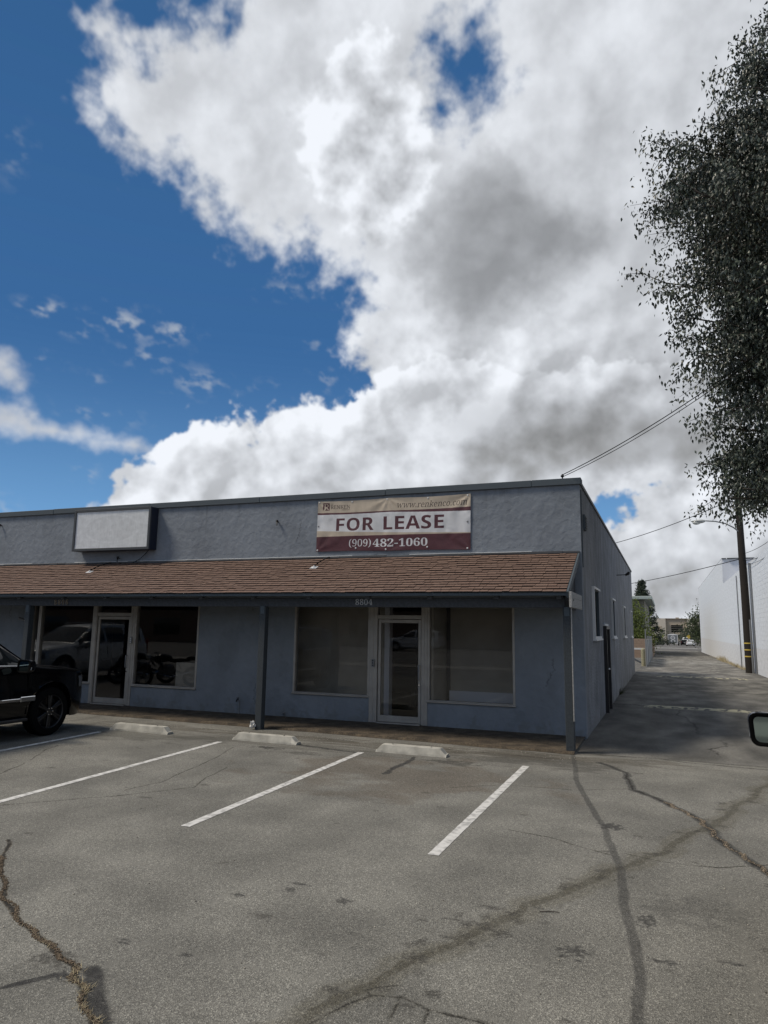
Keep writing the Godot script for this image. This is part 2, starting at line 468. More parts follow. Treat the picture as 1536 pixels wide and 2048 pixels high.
# ------------------------------------------------------------------ the scene
func _ready() -> void:
	rng.seed = 8804
	# camera: portrait, 24 mm-equivalent lens held 1.95 m up and tilted to the sky
	var cam := Camera3D.new()
	cam.name = "camera"
	cam.fov = 71.53
	cam.near = 0.05
	cam.far = 2000.0
	cam.transform = Transform3D(Basis(Vector3(0.9313847, 0.01465996, -0.36374116), Vector3(0.04451459, 0.98710404, 0.15376625), Vector3(0.36130458, -0.15940732, 0.91872102)), Vector3(1.404, 1.95, 13.727))
	add_child(cam)
	cam.current = true
	# sky
	var env := Environment.new()
	env.background_mode = Environment.BG_SKY
	var sky := Sky.new()
	var pano := PanoramaSkyMaterial.new()
	pano.panorama = ImageTexture.create_from_image(make_sky())
	pano.energy_multiplier = 1.0
	sky.sky_material = pano
	env.sky = sky
	env.tonemap_mode = Environment.TONE_MAPPER_LINEAR
	env.tonemap_exposure = 1.0
	env.sdfgi_enabled = true
	env.ssao_enabled = true
	env.ssil_enabled = true
	var we := WorldEnvironment.new()
	we.name = "world_environment"
	we.environment = env
	add_child(we)
	# sun behind thin cloud, high on the left
	var sun := DirectionalLight3D.new()
	sun.name = "sun"
	sun.light_energy = 0.95
	sun.light_angular_distance = 14.0
	sun.light_color = Color(1.0, 0.955, 0.89)
	sun.shadow_enabled = true
	add_child(sun)
	sun.look_at_from_position(Vector3(-0.52, 0.80, 0.26) * 50.0, Vector3.ZERO, Vector3.UP)
	_build()


func _build() -> void:
	_materials()
	_ground()
	_storefront()
	_canopy()
	_white_building()
	_alley_far()
	_across_the_lot()
	_street_poles()
	_banner()
	_sign_box()
	_wall_things()
	_wheel_stops()
	_vehicles()
	_eucalyptus()
	_small_things()

# ------------------------------------------------------------------ materials
func grain(m: StandardMaterial3D, f: FastNoiseLite, size: int, scale_m: float, depth_cm: float, lo := 0.8, hi := 1.0) -> void:
	# colour grain and relief of the same pattern, laid in world space
	var t := noise_tex(f, size, [[0.0, grey(lo)], [1.0, grey(hi)]])
	m.albedo_texture = t
	if depth_cm > 0.0:
		m.heightmap_enabled = true
		m.heightmap_texture = noise_tex(f, size)
		m.heightmap_scale = depth_cm
	m.uv1_triplanar = true
	m.uv1_world_triplanar = true
	m.uv1_scale = Vector3.ONE / scale_m

func stains(m: StandardMaterial3D, w: int, length: float, sd: int) -> void:
	# runs from the coping, scuffs, patched paint and mud splashes on a wall 4.69 m high (second UV set)
	var h := 256
	var im := Image.create_empty(w, h, false, Image.FORMAT_RGB8)
	var big := fnl(FastNoiseLite.TYPE_SIMPLEX, 0.012, 5, sd)
	var run := fnl(FastNoiseLite.TYPE_SIMPLEX, 0.05, 3, sd + 20)
	var mud := fnl(FastNoiseLite.TYPE_SIMPLEX, 0.07, 4, sd + 40)
	for x in w:
		var reach := 0.04 + 0.30 * maxf(0.0, run.get_noise_2d(x, 0.0))
		var dark := 0.16 * maxf(0.0, run.get_noise_2d(x * 1.7, 90.0))
		var splash := 0.035 + 0.05 * run.get_noise_2d(x * 0.7, 300.0)
		for y in h:
			var v := y / float(h)
			var k := 0.95 + 0.06 * big.get_noise_2d(x, y)
			if big.get_noise_2d(x * 0.8 + 500.0, y * 0.8) > 0.33: k *= 0.965
			k *= 1.0 - dark * clampf(1.0 - v / maxf(reach, 0.01), 0.0, 1.0)
			var c := Color(k, k, k)
			var b := clampf((splash - (1.0 - v)) / 0.03 + 1.6 * mud.get_noise_2d(x * 1.5, y * 1.5), 0.0, 1.0)
			if b > 0.0: c = c.lerp(Color(0.78, 0.73, 0.66), 0.28 * b)
			im.set_pixel(x, y, c)
	for i in 14:      # hairline cracks
		var x := rng.randf() * w; var y := rng.randf() * h
		for q in int(rng.randf_range(14, 50)):
			x += rng.randfn(0.0, 0.7); y += rng.randf_range(0.2, 1.2)
			if x >= 0 and x < w and y < h: im.set_pixel(int(x), int(y), im.get_pixel(int(x), int(y)) * Color(0.84, 0.84, 0.84))
	m.detail_enabled = true
	m.detail_blend_mode = BaseMaterial3D.BLEND_MODE_MUL
	m.detail_uv_layer = BaseMaterial3D.DETAIL_UV_2
	m.detail_albedo = ImageTexture.create_from_image(im)
	m.set_meta("length", length)

func wall_uv2(mb: MB, axis: int, length: float) -> void:
	for p in mb.v:
		mb.uv2.append(Vector2(-p[axis] / length, 1.0 - p.y / 4.69))

func _materials() -> void:
	var stucco := fnl(FastNoiseLite.TYPE_SIMPLEX_SMOOTH, 0.012, 5, 4)
	stucco.domain_warp_enabled = true
	stucco.domain_warp_amplitude = 45.0
	stucco.domain_warp_frequency = 0.01
	var m := mat("stucco", lin(0.226, 0.256, 0.292), 0.85)
	grain(m, stucco, 1024, 2.3, 0.9, 0.95, 1.0)
	stains(m, 1024, 19.0, 5)
	# side wall: the same paint, weathered in vertical streaks
	var ms := mat("stucco_streaked", lin(0.345, 0.362, 0.388), 0.9)
	var im := fnl(FastNoiseLite.TYPE_SIMPLEX, 0.011, 3, 9).get_image(1024, 12)
	im.resize(1024, 512, Image.INTERPOLATE_CUBIC)
	var im2 := fnl(FastNoiseLite.TYPE_SIMPLEX, 0.012, 5, 19).get_image(1024, 512)
	for im_ in [im, im2]: im_.convert(Image.FORMAT_RGBA8)
	for y in 512:
		for x in 1024:
			var c := im2.get_pixel(x, y)
			im2.set_pixel(x, y, Color(c.r, c.r, c.r, 0.5))
	im.blend_rect(im2, Rect2i(0, 0, 1024, 512), Vector2i.ZERO)
	for y in 512:
		for x in 1024:
			var g := clampf(0.84 + (im.get_pixel(x, y).r - 0.5) * 0.26, 0.5, 1.0)
			im.set_pixel(x, y, Color(g, g, g))
	ms.albedo_texture = ImageTexture.create_from_image(im)
	ms.uv1_scale = Vector3(1.0 / 8.0, 1.0 / 5.0, 1.0)
	ms.heightmap_enabled = false
	ms.normal_enabled = true
	ms.normal_texture = noise_tex(fnl(FastNoiseLite.TYPE_SIMPLEX, 0.05, 4, 8), 1024, [], true, 5.0)
	ms.normal_scale = 0.6
	stains(ms, 1024, 22.0, 6)
	mat("trim_dark", lin(0.060, 0.078, 0.092), 0.7)
	mat("flashing", lin(0.06, 0.065, 0.07), 0.6)
	m = mat("post_paint", lin(0.042, 0.052, 0.060), 0.75)
	grain(m, fnl(FastNoiseLite.TYPE_SIMPLEX, 0.04, 4, 21), 256, 0.5, 0.15, 0.8, 1.0)
	m = mat("beam_paint", lin(0.066, 0.074, 0.086), 0.8)
	grain(m, fnl(FastNoiseLite.TYPE_SIMPLEX, 0.04, 4, 22), 256, 0.7, 0.15, 0.75, 1.0)
	m = mat("white_board", lin(0.42, 0.42, 0.41), 0.75)
	grain(m, fnl(FastNoiseLite.TYPE_SIMPLEX, 0.05, 4, 23), 256, 0.6, 0.1, 0.7, 1.0)
	m = mat("aluminium", lin(0.40, 0.375, 0.34), 0.5, 0.35)
	grain(m, fnl(FastNoiseLite.TYPE_SIMPLEX, 0.012, 3, 24), 256, 1.5, 0.0, 0.9, 1.0)
	m = mat("white_frame", lin(0.62, 0.63, 0.63), 0.5)
	mat("chrome", lin(0.75, 0.75, 0.76), 0.12, 1.0)
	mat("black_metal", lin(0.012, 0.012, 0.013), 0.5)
	mat("black_rubber", lin(0.005, 0.005, 0.005), 0.8).metallic_specular = 0.15
	mat("grey_metal", lin(0.22, 0.23, 0.24), 0.5, 0.4)
	m = mat("glass", Color(0.02, 0.022, 0.02, 0.25), 0.02)
	m.transparency = BaseMaterial3D.TRANSPARENCY_ALPHA
	m.metallic_specular = 0.62
	m = mat("dusty_glass", lin(0.014, 0.015, 0.015), 0.9)
	m.metallic_specular = 0.1
	m = mat("car_glass", lin(0.008, 0.010, 0.010), 0.03)
	m.metallic_specular = 0.5
	m = mat("mirror_glass", lin(0.30, 0.37, 0.35), 0.04, 1.0)
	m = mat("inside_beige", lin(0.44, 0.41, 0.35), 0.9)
	grain(m, fnl(FastNoiseLite.TYPE_SIMPLEX, 0.01, 3, 25), 256, 2.0, 0.0, 0.92, 1.0)
	mat("inside_white", lin(0.78, 0.80, 0.84), 0.8)
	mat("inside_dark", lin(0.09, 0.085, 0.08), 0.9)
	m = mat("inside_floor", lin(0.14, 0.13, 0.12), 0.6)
	# five tones of shingle
	var k := 0
	for c in [[0.228, 0.142, 0.105], [0.212, 0.131, 0.097], [0.242, 0.153, 0.114], [0.200, 0.124, 0.092], [0.228, 0.145, 0.109]]:
		m = mat("shingle_%d" % k, lin(c[0], c[1], c[2]), 0.95)
		grain(m, fnl(FastNoiseLite.TYPE_CELLULAR, 0.12, 2, 31 + k), 256, 0.35, 0.25, 0.72, 1.0)
		k += 1
	m = mat("white_paint", lin(0.80, 0.85, 0.90), 0.8)
	grain(m, fnl(FastNoiseLite.TYPE_SIMPLEX, 0.02, 5, 36), 512, 3.0, 0.25, 0.9, 1.0)
	m = mat("cream_paint", lin(0.78, 0.80, 0.82), 0.8)
	grain(m, fnl(FastNoiseLite.TYPE_SIMPLEX, 0.02, 5, 37), 512, 3.0, 0.25, 0.86, 1.0)
	mat("mortar_white", lin(0.62, 0.65, 0.70), 0.9)
	m = mat("concrete", lin(0.56, 0.54, 0.47), 0.9)
	grain(m, fnl(FastNoiseLite.TYPE_SIMPLEX, 0.014, 6, 38), 512, 2.1, 0.5, 0.74, 1.0)
	m = mat("line_paint", lin(0.70, 0.69, 0.655), 0.8)
	grain(m, fnl(FastNoiseLite.TYPE_SIMPLEX, 0.012, 6, 39), 512, 4.3, 0.2, 0.62, 1.0)
	m.albedo_texture = noise_tex(fnl(FastNoiseLite.TYPE_SIMPLEX, 0.03, 6, 39), 1024, [[0.0, grey(0.66)], [0.30, grey(0.82)], [0.5, grey(0.93)], [1.0, grey(1.0)]])
	m = mat("creosote_wood", lin(0.017, 0.013, 0.010), 0.9)
	mat("yellow_paint", lin(0.55, 0.40, 0.07), 0.6)
	m = mat("yellow_worn", lin(0.46, 0.43, 0.28), 0.7)
	grain(m, fnl(FastNoiseLite.TYPE_SIMPLEX, 0.03, 4, 40), 256, 0.6, 0.0, 0.7, 1.0)
	m = mat("bark", lin(0.13, 0.11, 0.09), 0.95)
	grain(m, fnl(FastNoiseLite.TYPE_SIMPLEX, 0.02, 4, 41), 256, 1.0, 1.0, 0.5, 1.0)
	mat("twig", lin(0.06, 0.05, 0.042), 0.95)
	m = mat("tan_block", lin(0.30, 0.22, 0.165), 0.95)
	mat("tan_mortar", lin(0.24, 0.19, 0.15), 0.95)
	mat("straw", lin(0.40, 0.34, 0.21), 0.9)
	mat("paper", lin(0.72, 0.71, 0.68), 0.9)

# ------------------------------------------------------------------ ground
const GX0 := -12.0
const GX1 := 6.0
const GZ0 := -1.0
const GZ1 := 13.0

func stroke(im: Image, pts: Array, width: float, c: Color, alpha: float, rough := 0.4, taper := false) -> void:
	# a soft-edged mark along a path given in metres
	var w := im.get_width(); var h := im.get_height()
	var sx := w / (GX1 - GX0); var sy := h / (GZ1 - GZ0)
	var nz := fnl(FastNoiseLite.TYPE_SIMPLEX, 1.0, 4, 3 + pts.size() * 7 + int(absf(pts[0][0]) * 10.0))
	var cur := Curve2D.new()
	for i in pts.size():
		var p := Vector2(pts[i][0], pts[i][1])
		var a := Vector2(pts[maxi(i - 1, 0)][0], pts[maxi(i - 1, 0)][1]); var b := Vector2(pts[mini(i + 1, pts.size() - 1)][0], pts[mini(i + 1, pts.size() - 1)][1])
		cur.add_point(p, (a - b) / 6.0, (b - a) / 6.0)
	var cov := {}
	var total := cur.get_baked_length()
	var step := maxf(0.012, width * 0.2)
	var s := 0.0
	while s < total:
		var p := cur.sample_baked(s)
		p += Vector2(nz.get_noise_2d(s * 1.3, 5.0), nz.get_noise_2d(s * 1.3, 55.0)) * width * rough * 1.2
		var hw := width * 0.5 * (1.0 + rough * nz.get_noise_2d(s * 2.2, 99.0))
		if taper: hw *= clampf(minf(s, total - s) / total * 4.0, 0.25, 1.0)
		var px := (p.x - GX0) * sx; var py := (p.y - GZ0) * sy
		var rx := hw * sx; var ry := hw * sy
		for y in range(int(py - ry - 1), int(py + ry + 2)):
			if y < 0 or y >= h: continue
			for x in range(int(px - rx - 1), int(px + rx + 2)):
				if x < 0 or x >= w: continue
				var d := Vector2((x + 0.5 - px) / maxf(rx, 0.6), (y + 0.5 - py) / maxf(ry, 0.6)).length()
				var v := clampf((1.15 - d) * 2.2, 0.0, 1.0)
				if v > 0.0:
					var key := y * w + x
					if v > cov.get(key, 0.0): cov[key] = v
		s += step
	for key in cov:
		var x: int = key % w; var y: int = key / w
		var q: float = nz.get_noise_2d(x * 0.09, y * 0.09) * 0.6 + nz.get_noise_2d(x * 0.35, y * 0.35) * 0.6
		var a: float = clampf(alpha * cov[key] * (1.0 + rough * 1.6 * q), 0.0, 1.0)
		var o := im.get_pixel(x, y)
		im.set_pixel(x, y, Color(lerpf(o.r, c.r, a), lerpf(o.g, c.g, a), lerpf(o.b, c.b, a)))

func blot(im: Image, x: float, z: float, rx: float, rz: float, c: Color, alpha: float, sd: int) -> void:
	var w := im.get_width(); var h := im.get_height()
	var sx := w / (GX1 - GX0); var sy := h / (GZ1 - GZ0)
	var nz := fnl(FastNoiseLite.TYPE_SIMPLEX, 1.0, 4, sd)
	var px := (x - GX0) * sx; var py := (z - GZ0) * sy
	for iy in range(maxi(0, int(py - rz * sy * 1.6)), mini(h, int(py + rz * sy * 1.6) + 1)):
		for ix in range(maxi(0, int(px - rx * sx * 1.6)), mini(w, int(px + rx * sx * 1.6) + 1)):
			var u := (ix + 0.5 - px) / (rx * sx); var v := (iy + 0.5 - py) / (rz * sy)
			var d := sqrt(u * u + v * v) + nz.get_noise_2d(u * 1.4 + sd, v * 1.4) * 0.9
			var a := alpha * clampf((1.0 - d) * 2.0, 0.0, 1.0) * (0.85 + 0.4 * nz.get_noise_2d(ix * 0.2, iy * 0.2))
			if a <= 0.003: continue
			var o := im.get_pixel(ix, iy)
			im.set_pixel(ix, iy, Color(lerpf(o.r, c.r, a), lerpf(o.g, c.g, a), lerpf(o.b, c.b, a)))

func asphalt(called: String, c: Color) -> StandardMaterial3D:
	var m := mat(called, c, 0.92)
	var f := fnl(FastNoiseLite.TYPE_CELLULAR, 0.145, 1, 51)
	f.cellular_return_type = FastNoiseLite.RETURN_CELL_VALUE
	if not M.has("_agg"):
		M["_agg"] = noise_tex(f, 1024, [[0.0, grey(0.62)], [0.25, grey(0.73)], [0.6, grey(0.80)], [0.84, grey(0.86)], [0.93, grey(1.0)], [1.0, grey(1.0)]])
		var f2 := fnl(FastNoiseLite.TYPE_CELLULAR, 0.145, 1, 51)
		f2.cellular_return_type = FastNoiseLite.RETURN_DISTANCE
		M["_aggn"] = noise_tex(f2, 1024, [], true, 6.0)
	m.albedo_texture = M["_agg"]
	m.normal_enabled = true
	m.normal_texture = M["_aggn"]
	m.normal_scale = 0.8
	m.uv1_scale = Vector3(1.0 / 1.15, 1.0 / 1.15, 1.0)
	m.detail_enabled = true
	m.detail_blend_mode = BaseMaterial3D.BLEND_MODE_MUL
	m.detail_uv_layer = BaseMaterial3D.DETAIL_UV_2
	return m

func flat_sheet(mb: MB, x0: float, x1: float, z0: float, z1: float, y: float, nx := 1, nzn := 1, follow := false) -> void:
	var first := mb.v.size()
	for j in nzn + 1:
		var z := lerpf(z0, z1, float(j) / nzn)
		for i in nx + 1:
			var x := lerpf(x0, x1, float(i) / nx)
			mb.add(Vector3(x, y + (gy(z) if follow else 0.0), z), Vector3.UP, Vector2(x, z))
			mb.uv2.append(Vector2(float(i) / nx, float(j) / nzn))
	for j in nzn:
		for i in nx:
			var a := first + j * (nx + 1) + i
			mb.face(a, a + 1, a + nx + 2); mb.face(a, a + nx + 2, a + nx + 1)

func _ground() -> void:
	# the stains, seams and repairs of the lot
	var W := 2048; var H := 1593
	var f := fnl(FastNoiseLite.TYPE_SIMPLEX, 0.006, 6, 61)
	var base := f.get_image(W, H, false, false, false)
	base.convert(Image.FORMAT_RGB8)
	base.adjust_bcs(1.0, 0.14, 1.0)
	base.adjust_bcs(1.72, 1.0, 1.0)
	var tar := Color(0.36, 0.36, 0.37); var oil := Color(0.42, 0.41, 0.40); var brown := Color(0.52, 0.48, 0.40); var crack := Color(0.26, 0.25, 0.23)
	# tinted and worn areas
	blot(base, -1.9, 4.4, 1.9, 1.3, Color(0.66, 0.60, 0.55), 0.5, 5)
	blot(base, -0.4, 2.5, 1.3, 0.55, oil, 0.45, 6)
	blot(base, -4.6, 2.9, 2.6, 0.4, Color(0.55, 0.54, 0.52), 0.45, 7)
	blot(base, -7.4, 3.2, 1.6, 0.5, Color(0.5, 0.5, 0.48), 0.4, 8)
	blot(base, -1.6, 3.23, 0.42, 0.22, oil, 0.65, 9)
	blot(base, -4.66, 3.3, 0.28, 0.12, Color(0.3, 0.3, 0.3), 0.8, 10)
	blot(base, -3.9, 3.5, 0.3, 0.14, oil, 0.5, 14)
	blot(base, -9.5, 5.6, 1.5, 3.0, oil, 0.35, 13)
	for q in [[-0.9, 2.2], [-2.8, 2.3], [-5.0, 2.15], [-7.5, 2.2], [0.2, 2.0]]:
		blot(base, q[0], q[1], 1.6, 0.35, Color(0.56, 0.53, 0.49), 0.5, 15 + int(absf(q[0]) * 3.0))
	var gut := [[3.4, 0.4], [2.55, 2.91], [1.85, 5.09], [1.19, 6.73], [0.76, 7.53], [0.27, 8.59], [0.0, 9.2], [-0.26, 9.9], [-0.6, 10.8]]
	stroke(base, gut, 0.25, Color(0.66, 0.64, 0.58), 0.34, 0.35)
	stroke(base, gut, 0.085, Color(0.46, 0.44, 0.38), 0.40, 0.5)
	for i in 60:      # the wet-looking blotches along it
		var t := rng.randf() * 7.0
		var k := int(t); var u := t - k
		var p := Vector2(lerpf(gut[k][0], gut[k + 1][0], u), lerpf(gut[k][1], gut[k + 1][1], u)) + Vector2(rng.randfn(0, 0.14), rng.randfn(0, 0.14))
		blot(base, p.x, p.y, rng.randf_range(0.02, 0.09), rng.randf_range(0.02, 0.07), oil, rng.randf_range(0.3, 0.7), 200 + i)
	var ta := [[-0.06, 1.67], [0.10, 2.7], [0.22, 3.68], [0.52, 5.0], [0.72, 5.81], [0.85, 6.49], [0.97, 7.18], [1.04, 7.96], [1.13, 8.56], [1.18, 9.04], [1.2, 10.4]]
	stroke(base, ta, 0.072, tar, 0.46, 0.14)
	blot(base, 0.82, 5.85, 0.13, 0.13, tar, 0.8, 31)
	var tb := [[0.41, 2.24], [0.79, 2.87], [0.96, 3.97], [1.31, 4.51], [1.65, 5.18], [1.83, 6.05], [2.1, 6.74], [2.3, 7.4], [2.6, 8.3]]
	stroke(base, tb, 0.11, tar, 0.55, 0.3)
	stroke(base, tb, 0.035, crack, 0.85, 0.9)
	var cl := [[-4.2, 8.6], [-3.6, 9.21], [-3.04, 9.65], [-2.47, 9.96], [-2.19, 10.07], [-1.84, 10.24], [-1.56, 10.45], [-1.1, 10.8]]
	stroke(base, cl, 0.030, Color(0.42, 0.37, 0.30), 0.8, 0.9)
	stroke(base, cl, 0.02, crack, 0.8, 0.9)
	stroke(base, [[-1.73, 10.22], [-1.52, 10.40], [-1.1, 10.74]], 0.12, tar, 0.85, 0.25)
	stroke(base, [[-2.02, 10.62], [-1.95, 10.47], [-1.86, 10.36], [-1.74, 10.28]], 0.05, tar, 0.9, 0.4, true)
	blot(base, -1.80, 10.33, 0.09, 0.05, tar, 0.85, 32)
	for c in [[[-5.16, 3.53], [-4.9, 4.3], [-4.76, 4.96], [-4.53, 6.11], [-4.63, 6.61]], [[-4.32, 4.95], [-4.2, 5.6], [-3.98, 6.15], [-4.46, 6.81], [-5.34, 7.73]], [[-0.1, 6.39], [0.3, 6.48], [0.54, 6.63], [0.86, 6.8]],
		[[1.0, 6.7], [1.31, 6.82], [1.74, 6.77], [2.13, 6.53], [2.6, 6.2]], [[-0.4, 10.4], [-0.24, 10.0], [-0.15, 9.86], [0.0, 9.81], [0.18, 9.87], [0.45, 9.89], [0.8, 10.0]], [[-0.15, 9.86], [-0.2, 9.81], [-0.05, 9.69]], [[0.18, 9.87], [0.2, 10.07], [0.3, 10.3]], [[0.0, 9.81], [0.03, 10.05]],
		[[-1.16, 4.83], [-0.63, 4.42], [0.28, 4.3], [0.9, 3.94]], [[-7.12, 5.7], [-7.58, 5.0], [-7.74, 4.55]], [[-7.0, 5.9], [-6.6, 6.8], [-6.2, 7.6]]]:
		stroke(base, c, 0.03, Color(0.5, 0.49, 0.46), 0.35, 0.9)
		stroke(base, c, 0.012, crack, 0.8, 0.9, true)
	stroke(base, [[-0.2, 1.70], [1.09, 1.50], [1.79, 1.7], [2.69, 1.76], [5.6, 1.5]], 0.035, crack, 0.8, 0.8)
	stroke(base, [[-2.22, 4.4], [-2.22, 3.73], [-2.23, 3.1]], 0.09, tar, 0.75, 0.5)
	stroke(base, [[-4.4, 2.83], [-3.79, 2.96], [-3.09, 3.1]], 0.10, tar, 0.65, 0.5)
	stroke(base, [[-9.0, 1.95], [-6.0, 2.02], [-3.0, 2.1], [-0.3, 2.25]], 0.03, crack, 0.55, 0.9)
	for i in 90:     # drips and tyre scuffs all over
		var p := Vector2(rng.randf_range(-8, 3), rng.randf_range(2.6, 11.5))
		var r := rng.randf_range(0.012, 0.05)
		if rng.randf() < 0.07: r *= 2.2
		blot(base, p.x, p.y, r * rng.randf_range(0.8, 2.2), r, oil, rng.randf_range(0.15, 0.6), 300 + i)
	var sd := 40
	for b in [[0.80, 8.87, 0.075, 0.055], [0.74, 8.97, 0.03, 0.02], [0.83, 9.0, 0.02, 0.015], [-0.84, 8.71, 0.05, 0.05], [-1.29, 8.67, 0.04, 0.04], [-1.28, 8.53, 0.07, 0.02], [-1.58, 8.91, 0.05, 0.025], [1.31, 8.81, 0.07, 0.03], [1.69, 8.67, 0.06, 0.02], [-1.82, 9.83, 0.05, 0.012], [-1.8, 9.87, 0.05, 0.012], [-1.35, 9.85, 0.03, 0.02], [1.2, 8.2, 0.05, 0.09], [1.45, 7.9, 0.25, 0.2]]:
		blot(base, b[0], b[1], b[2] * 1.3, b[3] * 1.3, Color(0.22, 0.22, 0.23), 0.55 if b[2] < 0.2 else 0.15, sd)
		sd += 1
	for i in 420:     # broad mottling of the old surface
		blot(base, rng.randf_range(-12, 6), rng.randf_range(-1, 13), rng.randf_range(0.1, 0.5), rng.randf_range(0.1, 0.5), grey([0.70, 0.74, 0.95, 0.99][i % 4]), 0.09, 700 + i)
	var m := asphalt("asphalt", lin(0.445, 0.432, 0.376))
	m.detail_albedo = ImageTexture.create_from_image(base)
	var mb := MB.new()
	flat_sheet(mb, GX0, GX1, GZ0, GZ1, 0.0)
	struct("parking_lot", mb, m, "worn grey asphalt lot with tar repairs and painted stall lines")
	# the land beyond, one sheet to the horizon
	m = asphalt("asphalt_plain", lin(0.30, 0.29, 0.27))
	m.detail_albedo = noise_tex(fnl(FastNoiseLite.TYPE_SIMPLEX, 0.01, 5, 62), 512, [[0.0, grey(0.78)], [1.0, grey(1.0)]])
	mb = MB.new()
	var xs := [-700.0, -12.0, 6.0, 700.0]
	var zs := [-900.0, -222.0, -100.0, -22.0, -1.0, 13.0, 60.0, 700.0]
	for j in zs.size() - 1:
		for i in xs.size() - 1:
			var a := mb.v.size()
			for q in [[0, 0], [1, 0], [1, 1], [0, 1]]:
				var x: float = xs[i + q[0]]; var z: float = zs[j + q[1]]
				mb.add(Vector3(x, gy(z) - 0.014, z), Vector3(0, 1, 0.004), Vector2(x, z))
				mb.uv2.append(Vector2(x, z) / 16.0)
			mb.face(a, a + 1, a + 2); mb.face(a, a + 2, a + 3)
	struct("ground", mb, m)
	# the alley: an older dark surface, then lighter worn paving
	m = asphalt("asphalt_alley", lin(0.45, 0.44, 0.41))
	var al := fnl(FastNoiseLite.TYPE_SIMPLEX, 0.02, 6, 63).get_image(256, 2048, false, false, false)
	al.convert(Image.FORMAT_RGB8)
	al.adjust_bcs(1.0, 0.32, 1.0)
	al.adjust_bcs(1.68, 1.0, 1.0)
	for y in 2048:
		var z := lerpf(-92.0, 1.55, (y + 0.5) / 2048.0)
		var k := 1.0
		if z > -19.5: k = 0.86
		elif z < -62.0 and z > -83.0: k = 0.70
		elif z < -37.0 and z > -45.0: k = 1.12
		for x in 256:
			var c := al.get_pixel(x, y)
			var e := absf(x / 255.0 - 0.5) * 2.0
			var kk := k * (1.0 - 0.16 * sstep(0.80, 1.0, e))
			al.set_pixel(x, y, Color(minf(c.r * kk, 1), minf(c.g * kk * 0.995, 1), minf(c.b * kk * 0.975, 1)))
	for s in [-19.6, -26.5, -28.6, -33.0, -6.9, -47.0, -56.0, -12.4]:
		var y0 := int((s + 92.0) / 93.55 * 2048.0)
		for x in range(0, 256):
			var yy := y0 + int(3.0 * sin(x * 0.05 + s) + 2.0 * sin(x * 0.21))
			for q in 2 + int(rng.randf() * 3.0):
				if yy + q < 2048 and rng.randf() < 0.85: al.set_pixel(x, yy + q, al.get_pixel(x, yy + q) * Color(0.55, 0.55, 0.54))
	for i in 46:
		var x := rng.randf() * 255.0; var y := rng.randf() * 2047.0
		for q in int(rng.randf_range(30, 220)):
			x += rng.randfn(0.0, 0.8); y += rng.randfn(0.6, 0.6)
			if x > 0 and x < 255 and y > 0 and y < 2047: al.set_pixel(int(x), int(y), al.get_pixel(int(x), int(y)) * Color(0.62, 0.61, 0.6))
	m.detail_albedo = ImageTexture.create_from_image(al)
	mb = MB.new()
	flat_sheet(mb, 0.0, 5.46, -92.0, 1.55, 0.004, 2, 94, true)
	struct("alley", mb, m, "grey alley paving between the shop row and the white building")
	# walkway of exposed pebbles under the canopy
	m = mat("pebble_concrete", lin(0.255, 0.235, 0.195), 0.9)
	var pf := fnl(FastNoiseLite.TYPE_CELLULAR, 0.09, 2, 64)
	pf.cellular_return_type = FastNoiseLite.RETURN_CELL_VALUE
	m.albedo_texture = noise_tex(pf, 1024, [[0.0, Color(0.46, 0.43, 0.38)], [0.35, Color(0.64, 0.60, 0.55)], [0.6, Color(0.84, 0.78, 0.70)], [0.85, Color(0.74, 0.66, 0.60)], [1.0, Color(1, 0.98, 0.94)]])
	m.uv1_scale = Vector3(1.0 / 1.5, 1.0 / 1.5, 1)
	m.normal_enabled = true
	var pf2 := fnl(FastNoiseLite.TYPE_CELLULAR, 0.09, 2, 64)
	pf2.cellular_return_type = FastNoiseLite.RETURN_DISTANCE
	m.normal_texture = noise_tex(pf2, 1024, [], true, 8.0)
	m.normal_scale = 1.2
	m.detail_enabled = true
	m.detail_blend_mode = BaseMaterial3D.BLEND_MODE_MUL
	m.detail_albedo = noise_tex(fnl(FastNoiseLite.TYPE_SIMPLEX, 0.012, 5, 65), 512, [[0.0, grey(0.55)], [0.5, grey(0.85)], [1.0, grey(1.0)]])
	m.detail_uv_layer = BaseMaterial3D.DETAIL_UV_2
	mb = MB.new()
	var n := 60
	for i in n:
		var x0 := lerpf(-19.0, -0.02, float(i) / n); var x1 := lerpf(-19.0, -0.02, float(i + 1) / n)
		var zz := func(x: float) -> float: return 1.72 + 0.055 * x * (0.6 if x < -5 else 1.0) - (0.11 if x < -5 else 0.0) + 0.02 * sin(x * 3.1) + 0.012 * sin(x * 11.0)
		var za: float = zz.call(x0); var zb: float = zz.call(x1)
		var a := mb.v.size()
		for q in [[x0, 0.0, 0.045], [x1, 0.0, 0.045], [x1, zb, 0.04], [x0, za, 0.04], [x1, zb + 0.05, 0.003], [x0, za + 0.05, 0.003]]:
			mb.add(Vector3(q[0], q[2], q[1]), Vector3(0, 1, 0.1 if q[2] < 0.042 else 0.0).normalized(), Vector2(q[0], q[1])); mb.uv2.append(Vector2(q[0], q[1]) / 3.0)
		mb.face(a, a + 1, a + 2); mb.face(a, a + 2, a + 3); mb.face(a + 3, a + 2, a + 4); mb.face(a + 3, a + 4, a + 5)
	struct("walkway", mb, m, "brown pebbled walkway along the shop front under the canopy")
